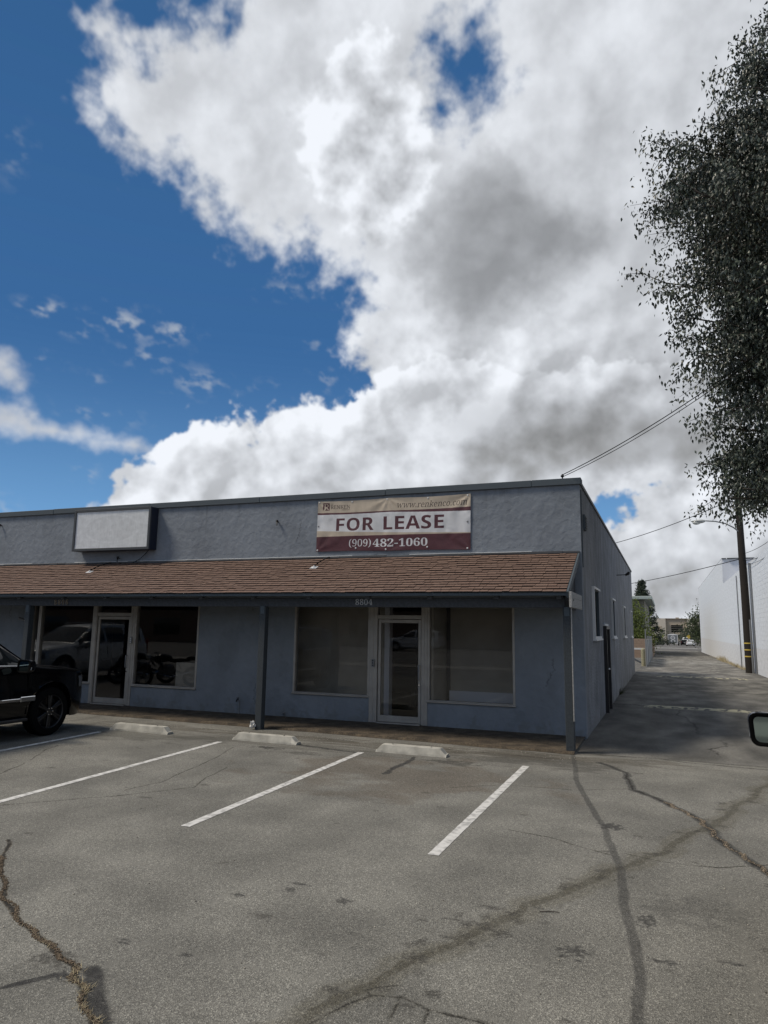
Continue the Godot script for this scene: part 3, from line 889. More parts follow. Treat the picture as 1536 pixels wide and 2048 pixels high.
	# stall lines
	for l in [[-0.55, 3.03, -0.56, 7.45], [-3.12, 3.04, -3.04, 7.6], [-5.65, 3.16, -5.45, 7.75], [-8.19, 3.19, -8.0, 7.8]]:
		mb = MB.new()
		var a := Vector2(l[0], l[1]); var b := Vector2(l[2], l[3])
		var k := 36
		for i in k:
			var p := a.lerp(b, float(i) / k); var q := a.lerp(b, float(i + 1) / k)
			var j := 0.002
			var w0 := 0.05 + j * sin(i * 2.3); var w1 := 0.05 + j * sin((i + 1) * 2.3)
			mb.quad(Vector3(p.x - w0, 0.004, p.y), Vector3(p.x + w0, 0.004, p.y), Vector3(q.x + w1, 0.004, q.y), Vector3(q.x - w1, 0.004, q.y), Vector3.UP)
		var o := struct("stall_line", mb, M.line_paint)
		o.set_meta("kind", "structure")

# ------------------------------------------------------------------ the shop row
func wall_tiles(mb: MB, u0: float, u1: float, y0: float, y1: float, holes: Array, put: Callable) -> void:
	# fills a wall with boxes round its openings; put(u0, u1, y0, y1) adds one
	var us := [u0, u1]
	for hh in holes:
		for q in [hh[0], hh[1]]:
			if not us.has(q): us.append(q)
	us.sort()
	for i in us.size() - 1:
		var a: float = us[i]; var b: float = us[i + 1]
		var cuts := []
		for hh in holes:
			if hh[0] <= a + 1e-4 and hh[1] >= b - 1e-4: cuts.append([hh[2], hh[3]])
		cuts.sort()
		var y := y0
		for c in cuts:
			if c[0] > y + 1e-4: put.call(a, b, y, c[0])
			y = c[1]
		if y1 > y + 1e-4: put.call(a, b, y, y1)

func frame_bars(mb: MB, x0: float, x1: float, y0: float, y1: float, w: float, z0: float, z1: float) -> void:
	for r in [[x0, x0 + w, y0, y1], [x1 - w, x1, y0, y1], [x0 + w, x1 - w, y0, y0 + w], [x0 + w, x1 - w, y1 - w, y1]]:
		mb.cham(Vector3((r[0] + r[1]) * 0.5, (r[2] + r[3]) * 0.5, (z0 + z1) * 0.5), Vector3(r[1] - r[0], r[3] - r[2], z1 - z0), 0.004)

func shop_window(b: Node3D, x0: float, x1: float, y0: float, y1: float) -> void:
	var mb := MB.new()
	frame_bars(mb, x0, x1, y0, y1, 0.045, -0.10, 0.012)
	var w := part("window", mb, M.aluminium, b)
	mb = MB.new()
	mb.cham(Vector3((x0 + x1) * 0.5, y0 + 0.012, 0.025), Vector3(x1 - x0 + 0.02, 0.03, 0.05), 0.006)
	part("sill", mb, M.aluminium, w)
	mb = MB.new()
	mb.quad(Vector3(x0 + 0.04, y0 + 0.04, -0.045), Vector3(x1 - 0.04, y0 + 0.04, -0.045), Vector3(x1 - 0.04, y1 - 0.04, -0.045), Vector3(x0 + 0.04, y1 - 0.04, -0.045), Vector3.BACK)
	part("pane", mb, M.glass, w)

func shop_door(b: Node3D, x0: float, x1: float, l0: float, l1: float, label: String) -> void:
	# frame from x0 to x1, leaf from l0 to l1, transom light above
	var mb := MB.new()
	for r in [[x0, l0 - 0.012, 0.05, 2.5], [l1 + 0.012, x1, 0.05, 2.5], [l0 - 0.012, l1 + 0.012, 2.11, 2.19]]:
		mb.cham(Vector3((r[0] + r[1]) * 0.5, (r[2] + r[3]) * 0.5, -0.045), Vector3(r[1] - r[0], r[3] - r[2], 0.13), 0.006)
	for x in [x0 + 0.075, x1 - 0.075]:     # the joint in each jamb
		mb.cham(Vector3(x, 1.28, 0.024), Vector3(0.03, 2.4, 0.012), 0.003)
	mb.cham(Vector3((l0 + l1) * 0.5, 0.055, -0.02), Vector3(l1 - l0, 0.03, 0.16), 0.006)
	part("door_frame", mb, M.aluminium, b)
	mb = MB.new()
	mb.quad(Vector3(l0, 2.19, -0.06), Vector3(l1, 2.19, -0.06), Vector3(l1, 2.5, -0.06), Vector3(l0, 2.5, -0.06), Vector3.BACK)
	part("transom_pane", mb, M.glass, b)
	mb = MB.new()
	var w := 0.058
	for r in [[l0, l0 + w, 0.075, 2.10], [l1 - w, l1, 0.075, 2.10], [l0 + w, l1 - w, 0.075, 0.20], [l0 + w, l1 - w, 2.03, 2.10]]:
		mb.cham(Vector3((r[0] + r[1]) * 0.5, (r[2] + r[3]) * 0.5, -0.03), Vector3(r[1] - r[0], r[3] - r[2], 0.045), 0.005)
	var d := part("door", mb, M.aluminium, b)
	if label: d.set_meta("label", label)
	mb = MB.new()
	mb.quad(Vector3(l0 + w - 0.01, 0.19, -0.03), Vector3(l1 - w + 0.01, 0.19, -0.03), Vector3(l1 - w + 0.01, 2.04, -0.03), Vector3(l0 + w - 0.01, 2.04, -0.03), Vector3.BACK)
	part("pane", mb, M.glass, d)
	mb = MB.new()
	mb.tube([Vector3(l1 - 0.035, 0.92, 0.0), Vector3(l1 - 0.035, 0.92, 0.045), Vector3(l1 - 0.035, 1.2, 0.045), Vector3(l1 - 0.035, 1.2, 0.0)], [0.009, 0.011, 0.011, 0.009], 8)
	part("handle", mb, M.grey_metal, d)
	mb = MB.new()
	mb.lathe(Vector3(l1 - 0.03, 0.82, -0.005), Vector3.BACK, [Vector2(0, 0.014), Vector2(0.016, 0.014), Vector2(0.02, 0.004), Vector2(0.02, 0.0)], 12)
	part("lock", mb, M.chrome, d)

var shops: Node3D

func _storefront() -> void:
	shops = thing("shop_building", "single-storey grey-blue stucco shop row with brown shingle canopy along its front", "building")
	var b := shops
	var holes := [[-13.52, -13.26, 0.5, 2.5], [-13.26, -11.52, 0.5, 2.5], [-11.52, -10.28, 0.05, 2.5], [-10.28, -8.47, 0.5, 2.5], [-6.02, -4.26, 0.53, 2.5], [-4.26, -3.02, 0.05, 2.5], [-3.02, -1.28, 0.5, 2.5]]
	var mb := MB.new()
	wall_tiles(mb, -19.0, 0.0, 0.0, 4.69, holes, func(a, c, y0, y1): mb.bbox(Vector3(a, y0, -0.2), Vector3(c, y1, 0)))
	wall_uv2(mb, 0, 19.0)
	part("front_wall", mb, M.stucco, b)
	var sh := [[-3.36, -1.8, 1.76, 2.86], [-8.75, -7.4, 1.74, 2.85], [-14.7, -13.2, 1.71, 2.82], [-20.3, -18.9, 1.67, 2.8], [-5.6, -4.5, 0.0, 2.05]]
	mb = MB.new()
	wall_tiles(mb, -22.0, -0.2, 0.0, 4.69, sh, func(a, c, y0, y1): mb.bbox(Vector3(-0.2, y0, a), Vector3(0, y1, c)))
	wall_uv2(mb, 2, 22.0)
	part("side_wall", mb, M.stucco_streaked, b)
	mb = MB.new()
	mb.bbox(Vector3(-19, 0, -22.2), Vector3(0, 4.69, -22))
	mb.bbox(Vector3(-19.2, 0, -22.2), Vector3(-19, 4.69, 0))
	part("rear_wall", mb, M.stucco, b)
	mb = MB.new()
	mb.bbox(Vector3(-19, 4.35, -22), Vector3(-0.2, 4.45, -0.2))
	part("roof", mb, M.flashing, b)
	mb = MB.new()
	var x := -19.2
	while x < 0.0:      # metal coping in lengths, each a little off true
		var x2 := minf(x + 3.05, 0.035)
		var dy := rng.randf_range(-0.006, 0.006)
		mb.cham(Vector3((x + x2) * 0.5, 4.745 + dy, -0.09), Vector3(x2 - x - 0.004, 0.13, 0.27), 0.008)
		x = x2
		if x > -0.3: break
	part("coping", mb, M.trim_dark, b)
	mb = MB.new()
	mb.cham(Vector3(-0.09, 4.72, -11.2), Vector3(0.24, 0.07, 21.9), 0.008)
	part("side_coping", mb, M.flashing, b)
	# glazing
	shop_window(b, -13.52, -13.26, 0.5, 2.5)
	shop_window(b, -13.26, -11.52, 0.5, 2.5)
	shop_window(b, -10.28, -8.47, 0.5, 2.5)
	shop_window(b, -6.02, -4.26, 0.53, 2.5)
	shop_window(b, -3.02, -1.28, 0.5, 2.5)
	shop_door(b, -11.52, -10.28, -11.40, -10.42, "")
	shop_door(b, -4.26, -3.02, -4.08, -3.16, "")
	# rooms behind the glass
	mb = MB.new()
	mb.bbox(Vector3(-19, -0.05, -22), Vector3(-0.2, 0.05, -0.2))
	part("floor", mb, M.inside_floor, b)
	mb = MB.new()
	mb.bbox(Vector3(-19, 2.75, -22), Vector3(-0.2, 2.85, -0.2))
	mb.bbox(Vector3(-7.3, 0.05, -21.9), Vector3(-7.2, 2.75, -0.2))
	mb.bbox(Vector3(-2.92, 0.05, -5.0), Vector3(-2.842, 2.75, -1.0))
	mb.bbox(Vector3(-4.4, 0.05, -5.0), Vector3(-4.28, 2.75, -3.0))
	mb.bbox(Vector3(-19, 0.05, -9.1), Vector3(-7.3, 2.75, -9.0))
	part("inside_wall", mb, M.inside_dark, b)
	mb = MB.new()
	mb.bbox(Vector3(-2.99, 0.05, -1.12), Vector3(-0.2, 2.75, -1.02))
	mb.bbox(Vector3(-2.99, 0.05, -1.02), Vector3(-2.93, 2.75, -0.11))
	mb.bbox(Vector3(-7.2, 0.05, -0.98), Vector3(-4.28, 2.75, -0.88))
	part("partition", mb, M.inside_beige, b)
	mb = MB.new()
	mb.bbox(Vector3(-2.84, 0.05, -1.015), Vector3(-0.2, 0.66, -0.93))
	part("ledge", mb, M.inside_white, b)
	mb = MB.new()
	mb.bbox(Vector3(-4.275, 0.05, -1.05), Vector3(-4.16, 2.75, -0.86))
	part("door_casing", mb, M.inside_white, b)
	mb = MB.new()
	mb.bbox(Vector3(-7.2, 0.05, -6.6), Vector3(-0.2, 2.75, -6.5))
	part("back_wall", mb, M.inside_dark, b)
	mb = MB.new()
	mb.cham(Vector3(-8.95, 0.55, -0.75), Vector3(0.95, 1.0, 0.5), 0.01)
	tag(part("counter", mb, M.inside_beige, self), "pale shop counter behind the window right of the left door", "counter")
	# side windows and door: frames stand proud of the wall
	for s in sh.slice(0, 4):
		mb = MB.new()
		var wv := 0.05
		for r in [[s[0], s[0] + wv, s[2], s[3]], [s[1] - wv, s[1], s[2], s[3]], [s[0] + wv, s[1] - wv, s[2], s[2] + wv], [s[0] + wv, s[1] - wv, s[3] - wv, s[3]]]:
			if r[0] == s[0]: continue
			mb.cham(Vector3(0.005, (r[2] + r[3]) * 0.5, (r[0] + r[1]) * 0.5), Vector3(0.11, r[3] - r[2], r[1] - r[0]), 0.005)
		var w := part("side_window", mb, M.white_frame, b)
		mb = MB.new()
		mb.cham(Vector3(0.03, s[2] - 0.02, (s[0] + s[1]) * 0.5), Vector3(0.1, 0.04, s[1] - s[0] + 0.06), 0.006)
		part("sill", mb, M.white_frame, w)
		mb = MB.new()
		mb.cham(Vector3(-0.03, (s[2] + s[3]) * 0.5, (s[0] + s[1]) * 0.5), Vector3(0.04, s[3] - s[2] - 0.1, 0.05), 0.004)
		part("mullion", mb, M.trim_dark, w)
		mb = MB.new()
		mb.cham(Vector3(-0.02, (s[2] + s[3]) * 0.5, s[0] + 0.026), Vector3(0.07, s[3] - s[2] - 0.1, 0.05), 0.004)
		part("far_stile", mb, M.trim_dark, w)  # far side of the white frame, coloured dark for the shade in the reveal
		mb = MB.new()
		mb.quad(Vector3(-0.045, s[2] + 0.04, s[0] + 0.04), Vector3(-0.045, s[2] + 0.04, s[1] - 0.04), Vector3(-0.045, s[3] - 0.04, s[1] - 0.04), Vector3(-0.045, s[3] - 0.04, s[0] + 0.04), Vector3.RIGHT)
		part("pane", mb, M.dusty_glass, w)
	mb = MB.new()
	for r in [[-4.58, -4.5, 0.0, 2.05], [-5.6, -5.52, 0.0, 2.05], [-5.52, -4.58, 1.97, 2.05]]:
		mb.cham(Vector3(-0.02, (r[2] + r[3]) * 0.5, (r[0] + r[1]) * 0.5), Vector3(0.2, r[3] - r[2], r[1] - r[0]), 0.006)
	var df := part("side_door_frame", mb, M.black_metal, b)
	mb = MB.new()
	mb.cham(Vector3(0.02, 2.075, -5.05), Vector3(0.06, 0.05, 1.1), 0.005)
	part("lintel", mb, M.white_frame, df)
	mb = MB.new()
	mb.cham(Vector3(-0.03, 1.0, -5.05), Vector3(0.045, 1.93, 0.93), 0.004)
	var sd := part("side_door", mb, M.grey_metal, b)
	mb = MB.new()
	mb.lathe(Vector3(-0.008, 0.98, -5.4), Vector3.RIGHT, [Vector2(0.0, 0.075), Vector2(0.024, 0.07), Vector2(0.03, 0.05), Vector2(0.012, 0.03), Vector2(0.03, 0.004), Vector2(0.03, 0)], 14)
	part("knob", mb, M.chrome, sd)
	# thin conduit down the corner of the side wall
	mb = MB.new()
	mb.tube([Vector3(0.012, 4.6, -0.1), Vector3(0.012, 3.2, -0.12), Vector3(0.012, 3.12, -0.16)], [0.010, 0.010, 0.010], 6)
	part("corner_conduit", mb, M.trim_dark, b)
	# pipe stubs left where older signs hung
	for p in [[-6.52, 4.22], [-14.9, 4.45], [-10.9, 3.50]]:
		mb = MB.new()
		mb.tube([Vector3(p[0], p[1], 0.0), Vector3(p[0], p[1], 0.07), Vector3(p[0] + 0.02, p[1] - 0.09, 0.09)], [0.016, 0.016, 0.010], 7)
		mb.ball(Vector3(p[0], p[1] + 0.015, 0.06), Vector3(0.03, 0.03, 0.03), 5, 8)
		part("pipe_stub", mb, M.black_metal, b)

func _canopy() -> void:
	var b := shops
	var y_top := 3.37; var y_e := 2.555; var z_e := 1.86
	var sl := Vector3(0, y_e - y_top, z_e).normalized()
	var nn := Vector3(0, z_e, y_top - y_e).normalized()
	var slope := Vector2(z_e, y_top - y_e).length()
	var bas := Basis(Vector3.RIGHT, nn, Vector3.RIGHT.cross(nn))
	var mb := MB.new()
	var mid := Vector3(-9.0, (y_top + y_e) * 0.5, z_e * 0.5) - nn * 0.02
	mb.box(mid + Vector3(-0.56, 0, 0), Vector3(19.0, 0.024, slope), bas)
	var roof := part("canopy_roof", mb, M.black_metal, b)
	# shingles: the largest in the picture one by one, the rest joined
	var meshes := {}
	var rows := 16
	var expo := slope / rows
	var near := []
	var rest := {}
	for r in rows + 1:
		var s := slope + 0.012 - (r - 0.5) * expo if r > 0 else slope + 0.012 - expo * 0.5
		if r == 0: continue
		var x := -0.065 - 0.13 * float(r % 3) - rng.randf() * 0.05
		var xr := -0.065
		while x > -18.9:
			var w: float = [0.12, 0.15, 0.18, 0.21, 0.24][rng.randi() % 5]
			var left := xr - w
			var cx := (xr + left) * 0.5
			var lift := 0.0 if rng.randf() < 0.55 else 0.005
			var p := Vector3(cx, y_top, 0) + sl * s + nn * (0.006 + lift)
			var e := [w, p, rng.randi() % 5, rng.randfn(0, 0.004)]
			if cx > -3.3: near.append(e)
			else:
				if not rest.has(e[2]): rest[e[2]] = []
				rest[e[2]].append(e)
			xr = left
			x = left
	var tilt := Basis(Vector3.RIGHT, deg_to_rad(-6.5))
	var count := 0
	for e in near:
		if count >= 300:
			if not rest.has(e[2]): rest[e[2]] = []
			rest[e[2]].append(e)
			continue
		count += 1
		if not meshes.has(e[0]):
			var sm := MB.new()
			sm.box(Vector3.ZERO, Vector3(e[0] - 0.007, 0.008, expo + 0.02))
			meshes[e[0]] = sm.mesh()
		var o := part("shingle", meshes[e[0]], M["shingle_%d" % e[2]], roof)
		o.transform = Transform3D(bas * tilt, e[1] + sl * e[3])
	for k in rest:
		mb = MB.new()
		for e in rest[k]:
			mb.box(e[1] + sl * e[3], Vector3(e[0] - 0.007, 0.008, expo + 0.02), bas * tilt)
		var o := part("shingle_field", mb, M["shingle_%d" % k], roof)
		o.set_meta("kind", "stuff")
	# black strips: cut edges and painted shadow lines, each tab's at its own height
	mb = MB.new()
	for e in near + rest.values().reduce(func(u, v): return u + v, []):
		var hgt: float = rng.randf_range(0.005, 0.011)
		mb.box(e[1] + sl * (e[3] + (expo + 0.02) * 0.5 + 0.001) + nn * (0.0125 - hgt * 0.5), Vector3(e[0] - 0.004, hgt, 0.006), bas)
	part("butt_edge_shadow", mb, M.black_metal, roof).set_meta("kind", "stuff")
	# flashing where the roof meets the wall, roughly cut and tarred
	mb = MB.new()
	var xx := -18.9
	while xx < -0.1:
		var l := minf(rng.randf_range(0.25, 1.1), -0.03 - xx)
		mb.cham(Vector3(xx + l * 0.5, y_top + 0.022 + rng.randf_range(-0.008, 0.010), 0.018), Vector3(l, rng.randf_range(0.025, 0.05), rng.randf_range(0.03, 0.05)), 0.004)
		xx += l
	part("tar_joint", mb, M.flashing, roof)
	mb = MB.new()
	xx = -18.0
	while xx < -1.0:
		var l := minf(rng.randf_range(0.6, 2.6), -0.1 - xx)
		if rng.randf() < 0.7:
			mb.cham(Vector3(xx + l * 0.5, y_top + 0.052 + rng.randf_range(-0.004, 0.004), 0.008), Vector3(l, 0.012, 0.02), 0.003)
		xx += l
	part("paint_gap", mb, M.white_frame, roof)
	# fascia, rafters, header beam, posts
	mb = MB.new()
	mb.cham(Vector3(-9.5, y_e - 0.035, z_e - 0.015), Vector3(18.9, 0.055, 0.022), 0.004)
	part("fascia", mb, M.trim_dark, roof)
	mb = MB.new()
	mb.cham(Vector3(-0.045, (y_top + y_e) * 0.5 - 0.045, z_e * 0.5), Vector3(0.035, 0.11, slope), 0.005, bas)
	part("rake_board", mb, M.trim_dark, roof)
	for xr in [-18.0, -16.85, -15.65, -14.45, -13.25, -12.06, -10.8, -9.62, -8.42, -7.2, -6.0, -4.8, -3.6, -2.42, -1.24, -0.2]:
		mb = MB.new()
		mb.cham(Vector3(xr, (y_top + y_e) * 0.5 - 0.085, z_e * 0.5 - 0.03), Vector3(0.085, 0.11, slope - 0.1), 0.006, bas)
		part("rafter", mb, M.beam_paint, b)
	mb = MB.new()
	mb.cham(Vector3(-9.52, 2.385, 1.57), Vector3(18.8, 0.17, 0.09), 0.008)
	part("header_beam", mb, M.beam_paint, b)
	mb = MB.new()
	for gx in [-0.16, -0.13]:
		var so := Vector3(1 if gx > -0.15 else -1, 0, 0)
		mb.quad(Vector3(gx, 2.3, 0.0), Vector3(gx, 2.3, 1.52), Vector3(gx, 2.66, 1.52), Vector3(gx, 3.32, 0.0), so)
	mb.quad(Vector3(-0.16, 2.3, 0), Vector3(-0.13, 2.3, 0), Vector3(-0.13, 2.3, 1.52), Vector3(-0.16, 2.3, 1.52), Vector3.DOWN)
	part("gable_panel", mb, M.beam_paint, b)
	mb = MB.new()
	mb.cham(Vector3(0.0, 2.43, 1.12), Vector3(0.045, 0.255, 1.52), 0.005)
	var wbd := part("end_board", mb, M.white_board, b)
	wbd.set_meta("label", "weathered white board at the canopy end")
	mb = MB.new()
	mb.lathe(Vector3(0.021, 2.43, 1.66), Vector3.RIGHT, [Vector2(0, 0.012), Vector2(0.02, 0.010), Vector2(0.026, 0.0)], 10)
	mb.bbox(Vector3(0.0225, 2.462, 0.4), Vector3(0.0245, 2.466, 1.7))
	part("bolt", mb, M.black_metal, wbd)
	for p in [-18.0, -11.9, -5.84, -0.09]:
		mb = MB.new()
		mb.cham(Vector3(p, 1.15, 1.585), Vector3(0.135, 2.3, 0.14), 0.008)
		var po := part("post", mb, M.post_paint, b)
		mb = MB.new()
		mb.cham(Vector3(p, 2.24, 1.658), Vector3(0.09, 0.15, 0.012), 0.003)
		part("bracket", mb, M.trim_dark, po)
	mb = MB.new()
	mb.tube([Vector3(-0.015, 2.42, 1.665), Vector3(-0.018, 2.2, 1.665), Vector3(-0.018, 0.5, 1.665)], [0.011, 0.011, 0.011], 8)
	part("conduit", mb, M.white_board, b)
	# house numbers on the beam
	for q in [["8804", -3.9, 2.335, lin(0.42, 0.42, 0.41)], ["8806", -11.17, 2.325, lin(0.20, 0.16, 0.11)]]:
		var m := mat("number_" + q[0], q[3], 0.4, 0.3)
		for i in 4:
			var t := TextMesh.new()
			t.text = q[0][i]
			var sf := SystemFont.new()
			sf.font_names = PackedStringArray(["Droid Serif"])
			t.font = sf
			t.font_size = 64
			t.pixel_size = 0.0023
			t.depth = 0.012
			var o := part("digit", t, m, b)
			o.position = Vector3(q[1] + 0.04 + i * 0.088 * (1.0 if q[0] == "8804" else 1.25), q[2] + 0.056, 1.622)
			if q[0] == "8806" and i == 0: o.rotation.z = 0.06

# ------------------------------------------------------------------ white block building across the alley
func _white_building() -> void:
	var b := thing("block_building", "tall white painted block building along the right side of the alley", "building")
	var mb := MB.new()
	mb.bbox(Vector3(5.468, -0.7, -43.4), Vector3(24, 5.33, -10))
	mb.bbox(Vector3(5.468, -0.9, -84), Vector3(24, 7.18, -43.4))
	var w := part("wall", mb, M.mortar_white, b)
	mb = MB.new()
	mb.cham(Vector3(5.60, 5.37, -26.7), Vector3(0.3, 0.06, 33.4), 0.008)
	mb.cham(Vector3(5.60, 7.22, -63.7), Vector3(0.3, 0.06, 40.8), 0.008)
	mb.cham(Vector3(15.0, 7.22, -43.35), Vector3(18.4, 0.06, 0.3), 0.008)
	part("coping", mb, M.flashing, b)
	# blocks 40 x 20 cm, each its own depth; the nearest in view one by one
	var bm := MB.new()
	bm.cham(Vector3.ZERO, Vector3(0.03, 0.1965, 0.3965), 0.003)
	var block := bm.mesh()
	var rest := MB.new(); var rest2 := MB.new()
	var n := 0
	for r in range(-4, 36):
		var y := r * 0.2 + 0.1
		var off := 0.2 if (r & 1) else 0.0
		var k := 0
		while true:
			var z := -10.2 - off - k * 0.4
			k += 1
			if z < -83.8: break
			if y > (5.3 if z > -43.2 else 7.15): continue
			if y < gy(z) - 0.2: continue
			var px := 5.4555 + rng.randf_range(-0.002, 0.001)
			if z < -17.4 and z > -22.6 and n < 300 and y > -0.05 and y < 5.1:
				n += 1
				var o := part("block", block, M.cream_paint if y < 1.3 else M.white_paint, w)
				o.position = Vector3(px, y, z)
			else:
				var zn := z + 0.1985; var zf := maxf(z - 0.1985, -83.98)
				if y > 5.3: zn = minf(zn, -43.42)
				if zn - zf > 0.03: (rest2 if y < 1.3 else rest).box(Vector3(px, y, (zn + zf) * 0.5), Vector3(0.03, 0.197, zn - zf))
	var o1 := part("block_field", rest, M.white_paint, w); o1.set_meta("kind", "stuff")
	var o2 := part("block_field", rest2, M.cream_paint, w); o2.set_meta("kind", "stuff")
	# pipes on the wall
	for p in [[-32.6, 5.2, 0.028], [-25.2, 5.3, 0.04]]:
		mb = MB.new()
		mb.tube([Vector3(5.40, gy(p[0]), p[0]), Vector3(5.40, p[1], p[0])], [p[2], p[2]], 8)
		for y in [0.5, 2.0, 3.5, 4.9]:
			mb.box(Vector3(5.42, y, p[0]), Vector3(0.06, 0.04, p[2] * 3.2))
		part("wall_pipe", mb, M.grey_metal, b)
	# dry weeds along the foot of the wall
	var gm := MB.new()
	for i in 900:
		var z := -30.0 - absf(rng.randfn(0, 1.0)) * 12.0
		if i % 3 == 0: z = -46.0 + rng.randfn(0, 2.2)
		if z < -80: continue
		var p := Vector3(5.40 - absf(rng.randfn(0, 0.10)), gy(z), z)
		var h := rng.randf_range(0.05, 0.32) * (1.5 if i % 3 == 0 else 0.8)
		var d := Vector3(rng.randfn(0, 0.12), h, rng.randfn(0, 0.12))
		var s := Vector3(rng.randfn(0, 1), 0, rng.randfn(0, 1)).normalized() * 0.012
		gm.tri(p - s, p + s, p + d, Vector3(0, 0.3, 1))
	var g := part("dry_weeds", gm, M.straw, self)
	g.set_meta("kind", "stuff"); tag(g, "straw-coloured dry weeds along the foot of the white wall", "weeds")

# ------------------------------------------------------------------ the far end of the alley
func leaf_mesh(l: float, w: float, fold := 0.25) -> ArrayMesh:
	var mb := MB.new()
	var a := Vector3(0, 0, 0); var t := Vector3(0, -l, 0); var m := Vector3(0, -l * 0.42, w * fold)
	for s in [-1.0, 1.0]:
		mb.tri(a, Vector3(s * w * 0.5, -l * 0.40, 0), m, Vector3(0, 0, -1))
		mb.tri(m, Vector3(s * w * 0.5, -l * 0.40, 0), t, Vector3(0, 0, -1))
	return mb.mesh()

func leaf_mat(called: String, a: Color, rough := 0.55) -> StandardMaterial3D:
	var m := mat(called, a, rough)
	m.vertex_color_use_as_albedo = true
	m.backlight_enabled = true
	m.backlight = Color(0.25, 0.30, 0.12)
	return m

func crown(parent: Node3D, called: String, mesh: Mesh, m: Material, xf: Array, cols: PackedColorArray) -> MultiMeshInstance3D:
	var mm := MultiMesh.new()
	mm.transform_format = MultiMesh.TRANSFORM_3D
	mm.use_colors = true
	mm.mesh = mesh
	mm.instance_count = xf.size()
	for i in xf.size():
		mm.set_instance_transform(i, xf[i])
		mm.set_instance_color(i, cols[i])
	var o := MultiMeshInstance3D.new()
	o.name = called
	o.multimesh = mm
	o.material_override = m
	o.set_meta("kind", "stuff")
	parent.add_child(o, true)
	return o

func rot_random() -> Basis:
	return Basis(Vector3(rng.randfn(0, 1), rng.randfn(0, 1), rng.randfn(0, 1)).normalized(), rng.randf() * TAU)

# clumped crown: lumps = [centre, radii] ; leaves sit near the lumps' surfaces in small sprays
func bushy(called: String, label: String, at: Vector3, trunk_h: float, trunk_r: float, lumps: Array, leaf: float, count: int, m: Material, tint: Array, seed_: int, category := "tree") -> Node3D:
	rng.seed = seed_
	var t := thing(called, label, category, at)
	var mb := MB.new()
	mb.tube([Vector3(0, -0.1, 0), Vector3(0.03, trunk_h * 0.5, 0), Vector3(0, trunk_h, 0.02)], [trunk_r * 1.2, trunk_r, trunk_r * 0.7], 9)
	for l in lumps:
		var c: Vector3 = l[0]
		mb.tube([Vector3(0, trunk_h * 0.7, 0), Vector3(c.x * 0.5, lerpf(trunk_h, c.y, 0.5), c.z * 0.5), c], [trunk_r * 0.5, trunk_r * 0.35, trunk_r * 0.12], 6)
	part("trunk", mb, M.bark, t)
	var xf := []; var cols := PackedColorArray()
	var total := 0.0
	for l in lumps: total += l[1].x * l[1].y
	for l in lumps:
		var n := int(count * l[1].x * l[1].y / total)
		var sprays := maxi(6, n / 26)
		for s in sprays:
			var d := Vector3(rng.randfn(0, 1), rng.randfn(0, 1), rng.randfn(0, 1)).normalized()
			var r := pow(rng.randf(), 0.35)
			var c: Vector3 = l[0] + d * l[1] * r
			var tn := rng.randf_range(0.65, 1.25)
			for k in 26:
				var p := c + Vector3(rng.randfn(0, 1), rng.randfn(0, 0.8), rng.randfn(0, 1)) * leaf * 2.2
				xf.append(Transform3D(rot_random().scaled(Vector3.ONE * rng.randf_range(0.7, 1.3)), p))
				var v := tn * rng.randf_range(0.75, 1.25)
				cols.append(Color(tint[0] * v, tint[1] * v, tint[2] * v * rng.randf_range(0.7, 1.2)))
	crown(t, "crown", leaf_mesh(leaf, leaf * 0.6), m, xf, cols)
	return t

